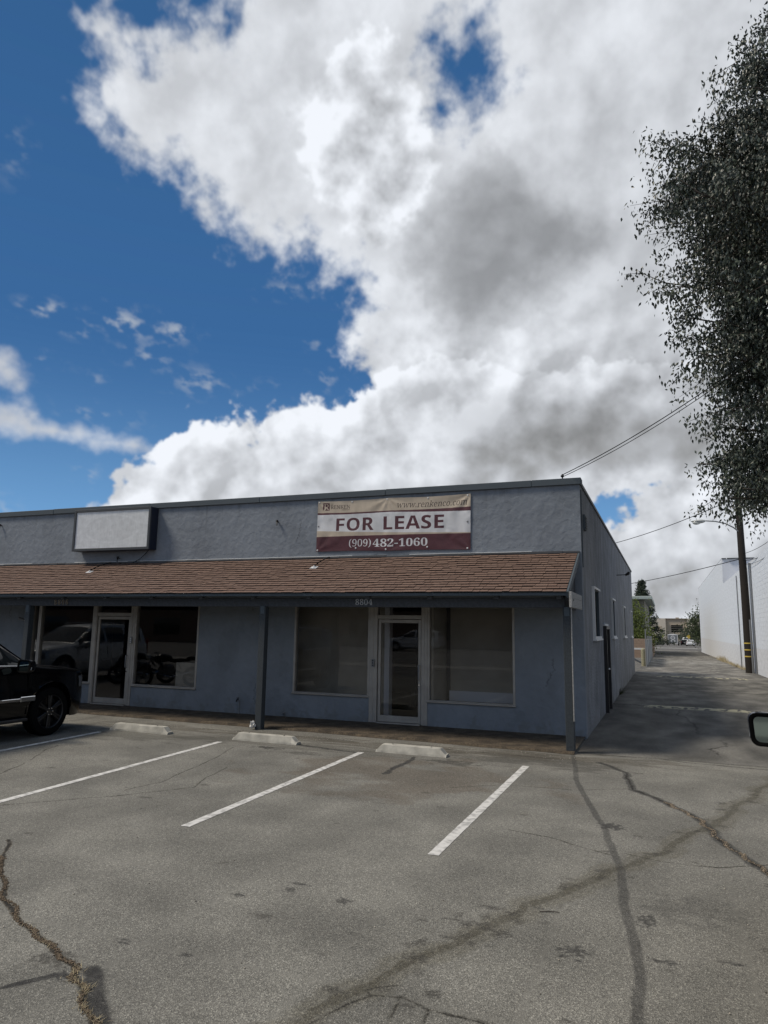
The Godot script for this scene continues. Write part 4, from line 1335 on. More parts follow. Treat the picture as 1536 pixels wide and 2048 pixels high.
func _alley_far() -> void:
	var mb := MB.new()
	# worn speed humps
	for s in [[-6.45, 0.75, 3.35, "low speed hump with worn yellow paint nearest in the alley"], [-19.9, 0.9, 4.6, "second low speed hump with chipped pale paint beyond the side door"]]:
		mb = MB.new()
		var g := []
		for i in 9:
			var row := []
			var u := i / 8.0
			for j in 25:
				var v := j / 24.0
				row.append(Vector3(lerpf(s[1], s[2], v), -0.008 + 0.06 * sin(PI * u) * minf(1.0, minf(v, 1.0 - v) * 12.0), s[0] + (u - 0.5) * 0.72 + v * 0.12))
			g.append(row)
		mb.grid(g, func(_p): return Vector3.UP, Vector2(2.6, 1))
		var hm := mat("hump_%d" % int(-s[0]), lin(1, 1, 1), 0.9)
		var im := Image.create_empty(256, 32, false, Image.FORMAT_RGB8)
		var nz := fnl(FastNoiseLite.TYPE_SIMPLEX, 0.045, 5, 77 + int(s[0]))
		var thr := -0.22 if s[0] > -10 else 0.08
		for y in 32:
			for x in 256:
				var pt := sstep(thr - 0.08, thr + 0.08, nz.get_noise_2d(x, y * 2.0)) * sstep(0, 8, y) * sstep(0, 8, 31 - y)
				var k := 0.115 + 0.03 * nz.get_noise_2d(x * 3.0, y * 3.0 + 400.0)
				im.set_pixel(x, y, lin(lerpf(k, 0.46, pt), lerpf(k * 0.98, 0.43, pt), lerpf(k * 0.92, 0.30, pt)))
		hm.albedo_texture = ImageTexture.create_from_image(im)
		hm.uv1_scale = Vector3(1.0 / 2.6, 1, 1)
		tag(part("speed_hump", mb, hm, self), s[3], "speed hump")
	# block wall and slatted fence on the left behind the shops
	var bw := thing("block_wall", "low tan block wall closing the yard left of the alley", "wall")
	mb = MB.new()
	mb.bbox(Vector3(-7, -0.5, -50.3), Vector3(0.2, 1.28, -50.12))
	mb.bbox(Vector3(0.1, -0.5, -66), Vector3(0.28, 1.2, -50.3))
	part("core", mb, M.tan_mortar, bw)
	mb = MB.new()
	for r in 9:
		for c in 18:
			mb.cham(Vector3(-6.9 + c * 0.4 + (0.2 if r & 1 else 0.0), -0.42 + r * 0.2, -50.12 + rng.randf_range(0, 0.008)), Vector3(0.388, 0.188, 0.03), 0.006)
		for c in 38:
			mb.cham(Vector3(0.28 + rng.randf_range(0, 0.006), -0.5 + r * 0.2, -65.8 + c * 0.4 + (0.2 if r & 1 else 0.0)), Vector3(0.03, 0.188, 0.388), 0.006)
	var bf := part("block_field", mb, M.tan_block, bw); bf.set_meta("kind", "stuff")
	var fe := thing("slatted_fence", "pale grey slatted chain-link fence beside the alley behind the yellow bollard", "fence")
	mb = MB.new()
	var z := -30.0
	while z > -48.0:
		mb.box(Vector3(0.31 + 0.012 * sin(z * 30.0), 0.75 + gy(z), z), Vector3(0.012, 1.46, 0.075))
		z -= 0.09
	var fs := part("slat_field", mb, mat("fence_slat", lin(0.40, 0.43, 0.46), 0.6), fe); fs.set_meta("kind", "stuff")
	for zz in [-29.8, -34.5, -39.0, -43.5, -48.0]:
		mb = MB.new()
		var h := 2.1 if zz > -30 else 1.75
		mb.tube([Vector3(0.34, gy(zz) - 0.1, zz), Vector3(0.34, gy(zz) + h, zz)], [0.035, 0.035], 8)
		part("post", mb, M.grey_metal, fe)
	mb = MB.new()
	mb.tube([Vector3(0.33, 1.5 + gy(-30), -29.9), Vector3(0.33, 1.5 + gy(-48), -48)], [0.022, 0.022], 7)
	part("rail", mb, M.grey_metal, fe)
	var bo := thing("bollard", "yellow pipe bollard beside the end of the slatted fence", "bollard", Vector3(0.14, gy(-31), -30.9))
	mb = MB.new()
	mb.lathe(Vector3.ZERO, Vector3.UP, [Vector2(0.115, -0.05), Vector2(0.115, 0.92), Vector2(0.10, 0.98), Vector2(0.06, 1.02), Vector2(0.0, 1.035)], 16)
	part("pipe", mb, M.yellow_worn, bo)
	# gate bar and planks in the yard
	var ga := thing("gate_arm", "dark sloping gate arm behind the shop corner", "gate", Vector3(0, gy(-34), 0))
	mb = MB.new()
	mb.cham(Vector3(-0.45, 0.33, -33.2), Vector3(0.07, 0.1, 2.6), 0.01, Basis(Vector3.UP, -0.5) * Basis(Vector3.RIGHT, -0.28))
	part("bar", mb, M.grey_metal, ga)
	mb = MB.new()
	mb.cham(Vector3(-0.75, 0.3, -34.1), Vector3(0.08, 0.6, 0.08), 0.01)
	part("post", mb, M.grey_metal, ga)
	var sg := thing("yard_rail", "white board rail on posts in the yard behind the shops", "rail", Vector3(-0.75, gy(-40), -40))
	mb = MB.new()
	mb.cham(Vector3(0, 0.85, 0), Vector3(1.5, 0.12, 0.05), 0.008)
	part("board", mb, M.white_frame, sg)
	for px in [-0.6, 0.6]:
		mb = MB.new()
		mb.cham(Vector3(px, 0.4, -0.05), Vector3(0.08, 0.8, 0.05), 0.006)
		part("post", mb, M.tan_block, sg)
	# grey flat-roofed house
	var ho := thing("grey_house", "grey house with a pale overhanging roof edge behind the leafy tree", "house", Vector3(0, gy(-60), 0))
	mb = MB.new()
	mb.bbox(Vector3(-11, 0, -76), Vector3(-0.3, 5.05, -56.5))
	part("wall", mb, mat("grey_siding", lin(0.20, 0.20, 0.18), 0.8), ho)
	mb = MB.new()
	mb.cham(Vector3(-5.6, 5.25, -66), Vector3(12.0, 0.28, 21.6), 0.03)
	part("roof", mb, mat("roof_edge", lin(0.36, 0.42, 0.40), 0.6), ho)
	var lm := leaf_mat("leaf_light", lin(1, 1, 1))
	bushy("leafy_tree", "yellow-green leafy tree over the fence behind the shop row", Vector3(-1.15, gy(-50) , -52.5), 1.5, 0.12, [[Vector3(-0.4, 2.6, 0), Vector3(1.2, 1.1, 1.1)], [Vector3(0.5, 2.0, 0.3), Vector3(1.0, 0.9, 1.0)], [Vector3(-1.2, 1.9, 0.2), Vector3(1.0, 1.2, 1.0)], [Vector3(0.2, 3.6, -0.2), Vector3(0.9, 0.8, 0.8)], [Vector3(-0.6, 4.2, 0), Vector3(0.7, 0.6, 0.7)], [Vector3(0.9, 1.3, 0.4), Vector3(0.7, 0.7, 0.7)]], 0.17, 5200, lm, [0.12, 0.155, 0.03], 101)
	# conifer: whorls of drooping boughs
	rng.seed = 102
	var co := thing("conifer", "tall dark conifer rising above the grey house roof", "tree", Vector3(-1.15, gy(-82), -82))
	mb = MB.new()
	mb.tube([Vector3(0, 0, 0), Vector3(0, 5, 0), Vector3(0, 8.7, 0)], [0.2, 0.12, 0.02], 8)
	part("trunk", mb, M.bark, co)
	var xf := []; var cols := PackedColorArray()
	for w in 26:
		var y := 1.0 + w * 0.30
		var rad := lerpf(3.3, 0.2, pow((y - 1.0) / 7.8, 0.75)) * rng.randf_range(0.75, 1.15)
		for bgh in 10:
			var a := rng.randf() * TAU
			var tn := rng.randf_range(0.6, 1.25)
			for k in 46:
				var t := sqrt(rng.randf())
				var p := Vector3(cos(a) * rad * t, y + 0.35 * t * t - 0.2 * t + rng.randfn(0, 0.07), sin(a) * rad * t) + Vector3(rng.randfn(0, 0.10), rng.randfn(0, 0.05), rng.randfn(0, 0.10))
				xf.append(Transform3D(rot_random(), p))
				cols.append(Color(0.030 * tn, 0.046 * tn, 0.026 * tn))
	crown(co, "crown", leaf_mesh(0.22, 0.10), lm, xf, cols)
	bushy("roadside_tree", "dark green tree past the far corner of the white building", Vector3(6.9, gy(-100), -101), 2.2, 0.18, [[Vector3(0, 4.3, 0), Vector3(2.0, 1.7, 1.8)], [Vector3(-1.4, 3.4, 0), Vector3(1.3, 1.3, 1.2)], [Vector3(1.2, 5.6, 0), Vector3(1.8, 1.4, 1.5)], [Vector3(-0.5, 2.0, 0.3), Vector3(1.4, 1.2, 1.2)], [Vector3(0.6, 1.2, 0.2), Vector3(1.2, 1.0, 1.0)], [Vector3(2.4, 6.6, 0), Vector3(1.4, 1.2, 1.2)]], 0.24, 7000, lm, [0.055, 0.078, 0.030], 103)
	bushy("street_bush", "small street tree in front of the beige building left of the trailer", Vector3(0.2, gy(-190), -190), 1.0, 0.1, [[Vector3(0, 2.2, 0), Vector3(1.2, 1.5, 1.1)], [Vector3(-0.8, 1.2, 0), Vector3(1.1, 0.9, 0.9)]], 0.3, 900, lm, [0.07, 0.095, 0.05], 104)
	bushy("shade_tree", "dark street tree in front of the beige building right of the trailer", Vector3(7.4, gy(-195), -195), 1.6, 0.14, [[Vector3(0, 3.0, 0), Vector3(2.2, 1.3, 1.6)], [Vector3(-1.7, 1.9, 0), Vector3(1.4, 1.1, 1.2)], [Vector3(1.6, 1.6, 0), Vector3(1.5, 1.2, 1.2)], [Vector3(3.2, 2.6, 0), Vector3(1.8, 1.5, 1.2)]], 0.32, 2200, lm, [0.05, 0.068, 0.04], 105)
	bushy("clipped_bush", "dark clipped bush behind the trailer", Vector3(3.4, gy(-200), -205), 0.6, 0.1, [[Vector3(0, 1.9, 0), Vector3(1.6, 0.7, 1.0)], [Vector3(0, 1.2, 0), Vector3(1.3, 0.8, 0.9)]], 0.3, 700, lm, [0.05, 0.06, 0.045], 106, "bush")
	# beige office building closing the view
	var ob := thing("office_building", "beige two-storey office building with a dark banded window at the alley's end", "building", Vector3(0, gy(-280), 0))
	var beige := mat("beige_render", lin(0.42, 0.36, 0.28), 0.9)
	var pale := mat("pale_render", lin(0.56, 0.51, 0.43), 0.9)
	mb = MB.new()
	mb.bbox(Vector3(-22, -1, -300), Vector3(1.6, 8.5, -281.5))
	part("pale_wing", mb, pale, ob)
	mb = MB.new()
	mb.bbox(Vector3(1.6, -1, -300), Vector3(10.5, 8.2, -283))
	part("recessed_wall", mb, beige, ob)
	mb = MB.new()
	mb.bbox(Vector3(1.4, 8.2, -300), Vector3(9.3, 8.55, -282.6))
	part("cornice", mb, mat("cornice_brown", lin(0.22, 0.18, 0.14), 0.8), ob)
	mb = MB.new()
	mb.bbox(Vector3(9.0, -1, -300), Vector3(40, 8.5, -281.8))
	part("right_wing", mb, pale, ob)
	for i in 4:
		mb = MB.new()
		mb.bbox(Vector3(3.5, 3.3 + i * 0.72, -283.1), Vector3(7.6, 3.86 + i * 0.72, -282.94))
		part("window_band", mb, M.car_glass, ob)
	mb = MB.new()
	mb.bbox(Vector3(5.0, 2.5, -283), Vector3(7.0, 2.8, -281.8))
	part("entrance_canopy", mb, pale, ob)
	mb = MB.new()
	mb.bbox(Vector3(-1.3, 3.4, -281.6), Vector3(0.2, 5.6, -281.42))
	part("panel", mb, beige, ob)
	mb = MB.new()
	mb.bbox(Vector3(5.3, 8.55, -290), Vector3(6.5, 9.0, -288))
	part("roof_unit", mb, beige, ob)
	# pale cross street at the end of the alley
	mb = MB.new()
	flat_sheet(mb, -60, 60, -118, -112, 0.006, 1, 2, true)
	struct("cross_street", mb, mat("pale_concrete", lin(0.33, 0.32, 0.30), 0.9), "pale strip of the cross street beyond the alley")

# ------------------------------------------------------------------ what the shop windows mirror
func _across_the_lot() -> void:
	var b := thing("brick_red_building", "long low brown building across the parking lot seen in window reflections", "building", Vector3(-30, 0, 52))
	var mb := MB.new()
	mb.bbox(Vector3(-42, 0, 0), Vector3(25, 4.6, 14))
	part("wall", mb, mat("brown_stucco", lin(0.16, 0.11, 0.085), 0.9), b)
	mb = MB.new()
	mb.cham(Vector3(-8.5, 4.8, 6.5), Vector3(69, 0.4, 16), 0.05)
	part("roof", mb, M.flashing, b)
	for i in 8:
		mb = MB.new()
		mb.bbox(Vector3(-38 + i * 8.0, 0.8, -0.06), Vector3(-34.5 + i * 8.0, 2.6, 0.05))
		part("window", mb, M.car_glass, b)
	var lm: Material = M.leaf_light
	bushy("lot_tree", "round dark tree across the parking lot seen in window reflections", Vector3(-25, 0, 30), 2.0, 0.2, [[Vector3(0, 4.0, 0), Vector3(2.6, 1.8, 2.4)], [Vector3(-2.0, 3.2, 0), Vector3(1.8, 1.5, 1.8)], [Vector3(2.2, 3.3, 0), Vector3(1.9, 1.5, 1.8)]], 0.3, 3000, lm, [0.04, 0.055, 0.025], 107)
	mb = MB.new()
	flat_sheet(mb, -60, 40, 20, 22.5, 0.0)
	struct("verge", mb, mat("pale_kerb", lin(0.28, 0.27, 0.24), 0.9), "pale paved strip across the lot")

# ------------------------------------------------------------------ poles and wires
func sag(a: Vector3, b: Vector3, drop: float, n := 16) -> Array:
	var p := []
	for i in n + 1:
		var t := float(i) / n
		p.append(a.lerp(b, t) - Vector3(0, drop * 4.0 * t * (1.0 - t), 0))
	return p

func cable(called: String, label: String, a: Vector3, b: Vector3, drop: float, r: float, group := "") -> void:
	var mb := MB.new()
	var p := sag(a, b, drop)
	var rr := []
	for q in p: rr.append(r)
	mb.tube(p, rr, 6)
	tag(part(called, mb, M.black_rubber, self), label, "cable", group)

func _street_poles() -> void:
	var t := thing("utility_pole", "dark wooden utility pole with yellow bands against the white wall", "utility pole", Vector3(5.19, gy(-26), -26.1))
	var mb := MB.new()
	mb.tube([Vector3(0, -0.3, 0), Vector3(0, 3, 0), Vector3(-0.03, 7, 0), Vector3(-0.06, 11.5, 0)], [0.205, 0.19, 0.165, 0.13], 14)
	part("shaft", mb, M.creosote_wood, t)
	for y in [0.78, 1.10, 1.42]:
		mb = MB.new()
		mb.tube([Vector3(0, y, 0), Vector3(0, y + 0.055, 0)], [0.206, 0.206], 14)
		part("band", mb, M.yellow_paint, t)
	mb = MB.new()
	mb.tube([Vector3(0.12, 0, 0.17), Vector3(0.12, 2.6, 0.17)], [0.045, 0.045], 8)
	part("cable_guard", mb, M.grey_metal, t)
	var l := thing("street_lamp", "grey cobra-head street lamp on a curved arm of the wooden pole", "street lamp", Vector3(5.1, 6.95, -26.0))
	mb = MB.new()
	mb.tube([Vector3(0, 0, 0), Vector3(-0.25, 0.24, 0), Vector3(-0.6, 0.45, 0), Vector3(-1.05, 0.58, 0), Vector3(-1.55, 0.63, 0)], [0.035, 0.035, 0.033, 0.03, 0.03], 8)
	part("arm", mb, M.grey_metal, l)
	mb = MB.new()
	var g := []
	for i in 11:
		var u := i / 10.0
		var row := []
		var w: float = 0.16 * sin(PI * pow(u, 0.75)) * 0.9 + 0.035
		for k in 13:
			var a := TAU * k / 12.0
			row.append(Vector3(-1.5 - 0.72 * u, 0.63 + sin(a) * w * (0.45 if sin(a) > 0 else 0.7), cos(a) * w))
		g.append(row)
	mb.grid(g, func(p): return p - Vector3(-1.85, 0.62, 0))
	part("head", mb, mat("lamp_grey", lin(0.45, 0.47, 0.46), 0.5), l)
	mb = MB.new()
	mb.ball(Vector3(-1.95, 0.55, 0), Vector3(0.2, 0.11, 0.13), 8, 12)
	part("lens", mb, mat("lamp_lens", lin(0.6, 0.62, 0.58), 0.2), l)
	cable("service_cable", "upper of the two black cables from the building's top corner into the large tree", Vector3(-0.34, 4.90, -0.08), Vector3(3.90, 6.60, 3.1), 0.18, 0.0075)
	cable("service_cable", "lower of the two black cables from the building's top corner into the large tree", Vector3(-0.32, 4.86, -0.05), Vector3(3.91, 6.585, 3.09), 0.205, 0.006)
	var ins := thing("cable_anchor", "small dark cable anchor on the coping at the building's top corner", "anchor", Vector3(-0.32, 4.80, -0.06))
	mb = MB.new()
	mb.tube([Vector3.ZERO, Vector3(0, 0.12, 0)], [0.014, 0.012], 7)
	mb.ball(Vector3(0, 0.08, 0), Vector3(0.035, 0.03, 0.035), 6, 8)
	part("insulator", mb, M.black_metal, ins)
	cable("pole_cable", "upper black cable from behind the shop roof to the utility pole", Vector3(-10.0, 7.9, -45.0), Vector3(5.15, 8.75, -26.0), 0.9, 0.018)
	cable("pole_cable", "lower black cable crossing the alley low towards the utility pole", Vector3(-7.0, 5.25, -50.0), Vector3(5.2, 5.62, -26.0), 0.35, 0.018)
	cable("pole_cable", "topmost of three dark cables running from the pole over the white wall", Vector3(5.25, 5.85, -26.0), Vector3(5.95, 6.1, -13.4), 0.25, 0.010)
	cable("pole_cable", "middle of three dark cables running from the pole over the white wall", Vector3(5.25, 5.5, -26.0), Vector3(5.9, 5.75, -13.4), 0.35, 0.012)
	cable("pole_cable", "lowest of three dark cables running from the pole along the white wall's top", Vector3(5.3, 5.3, -26.0), Vector3(5.6, 5.45, -13.4), 0.3, 0.008)
	var ys := thing("road_sign", "yellow diamond road sign on a thin post far down the street", "sign", Vector3(6.85, gy(-190), -186))
	mb = MB.new()
	mb.tube([Vector3(0, 0, 0), Vector3(0, 4.2, 0)], [0.05, 0.05], 6)
	part("post", mb, M.grey_metal, ys)
	mb = MB.new()
	mb.cham(Vector3(0, 2.1, 0.07), Vector3(0.8, 0.8, 0.03), 0.01, Basis(Vector3.BACK, PI / 4))
	part("plate", mb, M.yellow_paint, ys)

# ------------------------------------------------------------------ printed banner and sign
func text_into(im: Image, text: String, font: String, weight: int, r: Rect2, c: Color, shear := 0.0, mirror := false, alpha := 1.0) -> void:
	# fills a rectangle of the picture (pixels) with the outline of a line of text
	var t := TextMesh.new()
	var sf := SystemFont.new()
	sf.font_names = PackedStringArray([font])
	sf.font_weight = weight
	t.font = sf
	t.text = text
	t.font_size = 96
	t.pixel_size = 0.01
	t.depth = 0.0
	t.curve_step = 0.6
	var arr := t.get_mesh_arrays()
	var v: PackedVector3Array = arr[Mesh.ARRAY_VERTEX]
	var ix = arr[Mesh.ARRAY_INDEX]
	if v.is_empty(): return
	for i in v.size():
		v[i].x += v[i].y * shear
	var lo := Vector2(1e9, 1e9); var hi := -lo
	for p in v:
		lo = lo.min(Vector2(p.x, p.y)); hi = hi.max(Vector2(p.x, p.y))
	var q := PackedVector2Array()
	for p in v:
		var u := (p.x - lo.x) / (hi.x - lo.x)
		if mirror: u = 1.0 - u
		q.append(Vector2(r.position.x + u * r.size.x, r.end.y - (p.y - lo.y) / (hi.y - lo.y) * r.size.y))
	var n: int = ix.size() if ix != null else v.size()
	var done := {}
	for k in range(0, n, 3):
		var a := q[ix[k] if ix != null else k]; var b := q[ix[k + 1] if ix != null else k + 1]; var d := q[ix[k + 2] if ix != null else k + 2]
		var area := (b - a).cross(d - a)
		if absf(area) < 1e-6: continue
		for y in range(maxi(0, int(minf(a.y, minf(b.y, d.y)))), mini(im.get_height() - 1, int(maxf(a.y, maxf(b.y, d.y))) + 1) + 1):
			for x in range(maxi(0, int(minf(a.x, minf(b.x, d.x)))), mini(im.get_width() - 1, int(maxf(a.x, maxf(b.x, d.x))) + 1) + 1):
				var p := Vector2(x + 0.5, y + 0.5)
				var w0 := (b - p).cross(d - p) / area; var w1 := (d - p).cross(a - p) / area
				if w0 >= -0.001 and w1 >= -0.001 and 1.0 - w0 - w1 >= -0.001:
					if alpha >= 1.0: im.set_pixel(x, y, c)
					elif not done.has(y * 4096 + x):
						done[y * 4096 + x] = true
						im.set_pixel(x, y, im.get_pixel(x, y).lerp(c, alpha))

func fill_poly(im: Image, pts: Array, c: Color) -> void:
	var q := PackedVector2Array(pts)
	for y in im.get_height():
		var xs := []
		for i in q.size():
			var a := q[i]; var b := q[(i + 1) % q.size()]
			if (a.y > y + 0.5) != (b.y > y + 0.5):
				xs.append(a.x + (y + 0.5 - a.y) / (b.y - a.y) * (b.x - a.x))
		xs.sort()
		for k in range(0, xs.size() - 1, 2):
			var x0 := maxi(0, int(xs[k] + 0.5)); var x1 := mini(im.get_width(), int(xs[k + 1] + 0.5))
			if x1 > x0: im.fill_rect(Rect2i(x0, y, x1 - x0, 1), c)

func _banner() -> void:
	var W := 1600; var H := 544
	var im := Image.create_empty(W, H, false, Image.FORMAT_RGB8)
	var tan_ := lin(0.52, 0.445, 0.345); var white := lin(0.68, 0.70, 0.71); var maroon := lin(0.088, 0.024, 0.032)
	im.fill(tan_)
	var P := func(u: float, v: float) -> Vector2: return Vector2(u * W, v * H)
	fill_poly(im, [P.call(0, 0.25), P.call(1, 0.27), P.call(1, 0.69), P.call(0.6, 0.665), P.call(0.25, 0.625), P.call(0, 0.594)], white)
	fill_poly(im, [P.call(0, 0.236), P.call(0.5, 0.243), P.call(1, 0.232), P.call(1, 0.304), P.call(0.5, 0.268), P.call(0, 0.274)], maroon)
	fill_poly(im, [P.call(0, 0.712), P.call(0.5, 0.702), P.call(1, 0.706), P.call(1, 1), P.call(0, 1)], maroon)
	var R := func(u0: float, v0: float, u1: float, v1: float) -> Rect2: return Rect2(u0 * W, v0 * H, (u1 - u0) * W, (v1 - v0) * H)
	text_into(im, "FOR", "Droid Sans", 700, R.call(0.133, 0.348, 0.388, 0.605), maroon)
	text_into(im, "LEASE", "Droid Sans", 700, R.call(0.452, 0.348, 0.838, 0.605), maroon)
	text_into(im, "(909)", "Droid Serif", 400, R.call(0.226, 0.765, 0.372, 0.94), white)
	text_into(im, "482-1060", "Droid Serif", 700, R.call(0.385, 0.772, 0.737, 0.925), white)
	text_into(im, "www.renkenco.com", "Droid Serif", 400, R.call(0.54, 0.075, 0.978, 0.195), lin(0.05, 0.035, 0.03), 0.22)
	im.fill_rect(Rect2i(int(0.036 * W), int(0.04 * H), int(0.046 * W), int(0.152 * H)), maroon)
	text_into(im, "R", "Droid Serif", 400, R.call(0.040, 0.055, 0.079, 0.178), tan_)
	fill_poly(im, [P.call(0.036, 0.19), P.call(0.05, 0.19), P.call(0.062, 0.13), P.call(0.056, 0.11)], tan_)
	text_into(im, "THE", "Droid Serif", 400, R.call(0.089, 0.048, 0.108, 0.074), lin(0.06, 0.04, 0.035))
	text_into(im, "RENKEN", "Droid Serif", 400, R.call(0.089, 0.084, 0.224, 0.158), lin(0.06, 0.04, 0.035))
	text_into(im, "COMPANY", "Droid Serif", 400, R.call(0.166, 0.166, 0.224, 0.19), lin(0.06, 0.04, 0.035))
	# faded and stained vinyl
	var nz := fnl(FastNoiseLite.TYPE_SIMPLEX, 0.008, 5, 88)
	for y in H:
		for x in W:
			var k := 0.95 + 0.07 * nz.get_noise_2d(x * 0.8, y * 0.35)
			if (y > 0.72 * H and nz.get_noise_2d(x * 7.0, y * 5.0) > 0.42): k *= 0.9
			var c := im.get_pixel(x, y)
			im.set_pixel(x, y, Color(c.r * k, c.g * k, c.b * k))
	var m := mat("vinyl", Color.WHITE, 0.55)
	m.albedo_texture = ImageTexture.create_from_image(im)
	m.texture_repeat = false
	m.backlight_enabled = false
	var t := thing("lease_banner", "white, tan and maroon vinyl banner lettered FOR LEASE on the upper wall", "banner", Vector3(-3.83, 3.5, 0.0))
	var nx := 110; var ny := 40
	var fold := fnl(FastNoiseLite.TYPE_SIMPLEX, 1.0, 3, 89)
	var g := []
	for j in ny + 1:
		var v := float(j) / ny
		var row := []
		for i in nx + 1:
			var u := float(i) / nx
			var x := lerpf(lerpf(-1.70, -1.72, v), lerpf(1.71, 1.70, v), u)
			var y := lerpf(lerpf(1.13, 1.12, u), lerpf(0.03, -0.01, u), v)
			# sag between the grommets
			var pins := minf(absf(u), minf(absf(u - 0.48), absf(u - 1.0))) / 0.26
			y -= 0.018 * sin(minf(pins, 1.0) * PI * 0.5) * (1.0 - v) + 0.0
			y += 0.010 * sin(minf(pins, 1.0) * PI * 0.5) * v
			var z := 0.02 + 0.010 * fold.get_noise_2d(u * 3.0, v * 1.2)
			# pulls that run from the pinned corners and the middle grommet
			for c in [[0.0, 0.0, 0.9], [1.0, 0.0, 1.2], [0.48, 0.0, 0.8], [0.0, 1.0, 0.6], [1.0, 1.0, 0.6], [0.48, 1.0, 0.5]]:
				var dx: float = (u - c[0]) * 3.4; var dy: float = (v - c[1]) * 1.12
				var d := sqrt(dx * dx + dy * dy)
				var a := atan2(dy, dx)
				z += 0.011 * c[2] * sin(a * 9.0 + c[0] * 5.0) * exp(-d * 2.3) * minf(d * 6.0, 1.0)
			z += 0.004 * sin(u * 70.0 + 3.0 * fold.get_noise_2d(u * 5.0, v * 5.0)) * sin(v * PI) * maxf(0.0, fold.get_noise_2d(u * 4.0 + 9.0, v * 2.0) + 0.3)
			row.append(Vector3(x, y, z))
		g.append(row)
	var mb := MB.new()
	mb.grid(g, func(_p): return Vector3.BACK)
	part("sheet", mb, m, t)
	for q in [[0.01, 0.025], [0.48, 0.025], [0.99, 0.025], [0.01, 0.975], [0.48, 0.975], [0.99, 0.975], [0.99, 0.5], [0.01, 0.5], [0.74, 0.03], [0.24, 0.03], [0.74, 0.97], [0.28, 0.97]]:
		mb = MB.new()
		var p: Vector3 = g[int(q[1] * ny)][int(q[0] * nx)]
		mb.lathe(p, Vector3.BACK, [Vector2(0, 0.012), Vector2(0.012, 0.010), Vector2(0.019, 0.004), Vector2(0.019, -0.01)], 10)
		part("grommet", mb, M.white_frame if q[1] < 0.1 or q[1] > 0.9 else M.grey_metal, t)

func _sign_box() -> void:
	var t := thing("sign_box", "blank white light-box sign with a dark frame above the left shop door", "sign", Vector3(-10.96, 3.67, 0.0))
	var mb := MB.new()
	mb.cham(Vector3(0, 0.51, 0.14), Vector3(2.32, 1.02, 0.26), 0.012)
	part("cabinet", mb, mat("cabinet_blue", lin(0.008, 0.012, 0.028), 0.5), t)
	mb = MB.new()
	frame_bars(mb, -1.165, 1.165, -0.003, 1.023, 0.062, 0.262, 0.305)
	part("rim", mb, mat("rim_bronze", lin(0.045, 0.05, 0.055), 0.5), t)
	var W := 640; var H := 270
	var im := Image.create_empty(W, H, false, Image.FORMAT_RGB8)
	var c0 := lin(0.62, 0.64, 0.66)
	im.fill(c0)
	# what is left of an old design, seen through the repainted face
	var nz := fnl(FastNoiseLite.TYPE_SIMPLEX, 0.012, 4, 93)
	for y in H:
		for x in W:
			var k := 1.0 + 0.05 * nz.get_noise_2d(x, y * 1.5) + 0.03 * nz.get_noise_2d(x * 6.0, y * 0.6)
			var ex := (x - W * 0.5) / (W * 0.36); var ey := (y - H * 0.48) / (H * 0.36)
			var e := sqrt(ex * ex + ey * ey)
			k *= 1.0 - 0.02 * (1.0 - sstep(0.9, 1.0, e)) + 0.025 * exp(-pow((e - 1.02) / 0.03, 2.0)) + 0.015 * exp(-pow((e - 1.22) / 0.03, 2.0))
			im.set_pixel(x, y, Color(c0.r * k, c0.g * k, c0.b * (k - 0.012 * (x / 640.0))))
	text_into(im, "STONE", "Droid Sans", 700, Rect2(W * 0.30, H * 0.50, W * 0.36, H * 0.21), lin(0.74, 0.75, 0.75), 0.0, true, 0.22)
	for i in 11:      # an arch of worn strokes
		var a := lerpf(-1.0, 1.0, i / 10.0)
		im.fill_rect(Rect2i(int(W * (0.48 + 0.26 * a)), int(H * (0.24 + 0.10 * a * a)), 9, 42), im.get_pixel(int(W * (0.48 + 0.26 * a)), int(H * 0.3)).lerp(lin(0.6, 0.61, 0.61), 0.16))
	im.fill_rect(Rect2i(int(W * 0.86), int(H * 0.80), 2, 38), lin(0.22, 0.23, 0.24))
	var m := mat("sign_face", Color.WHITE, 0.35)
	m.albedo_texture = ImageTexture.create_from_image(im)
	mb = MB.new()
	mb.quad(Vector3(-1.11, 0.055, 0.282), Vector3(1.11, 0.055, 0.282), Vector3(1.11, 0.965, 0.282), Vector3(-1.11, 0.965, 0.282), Vector3.BACK)
	part("face", mb, m, t)

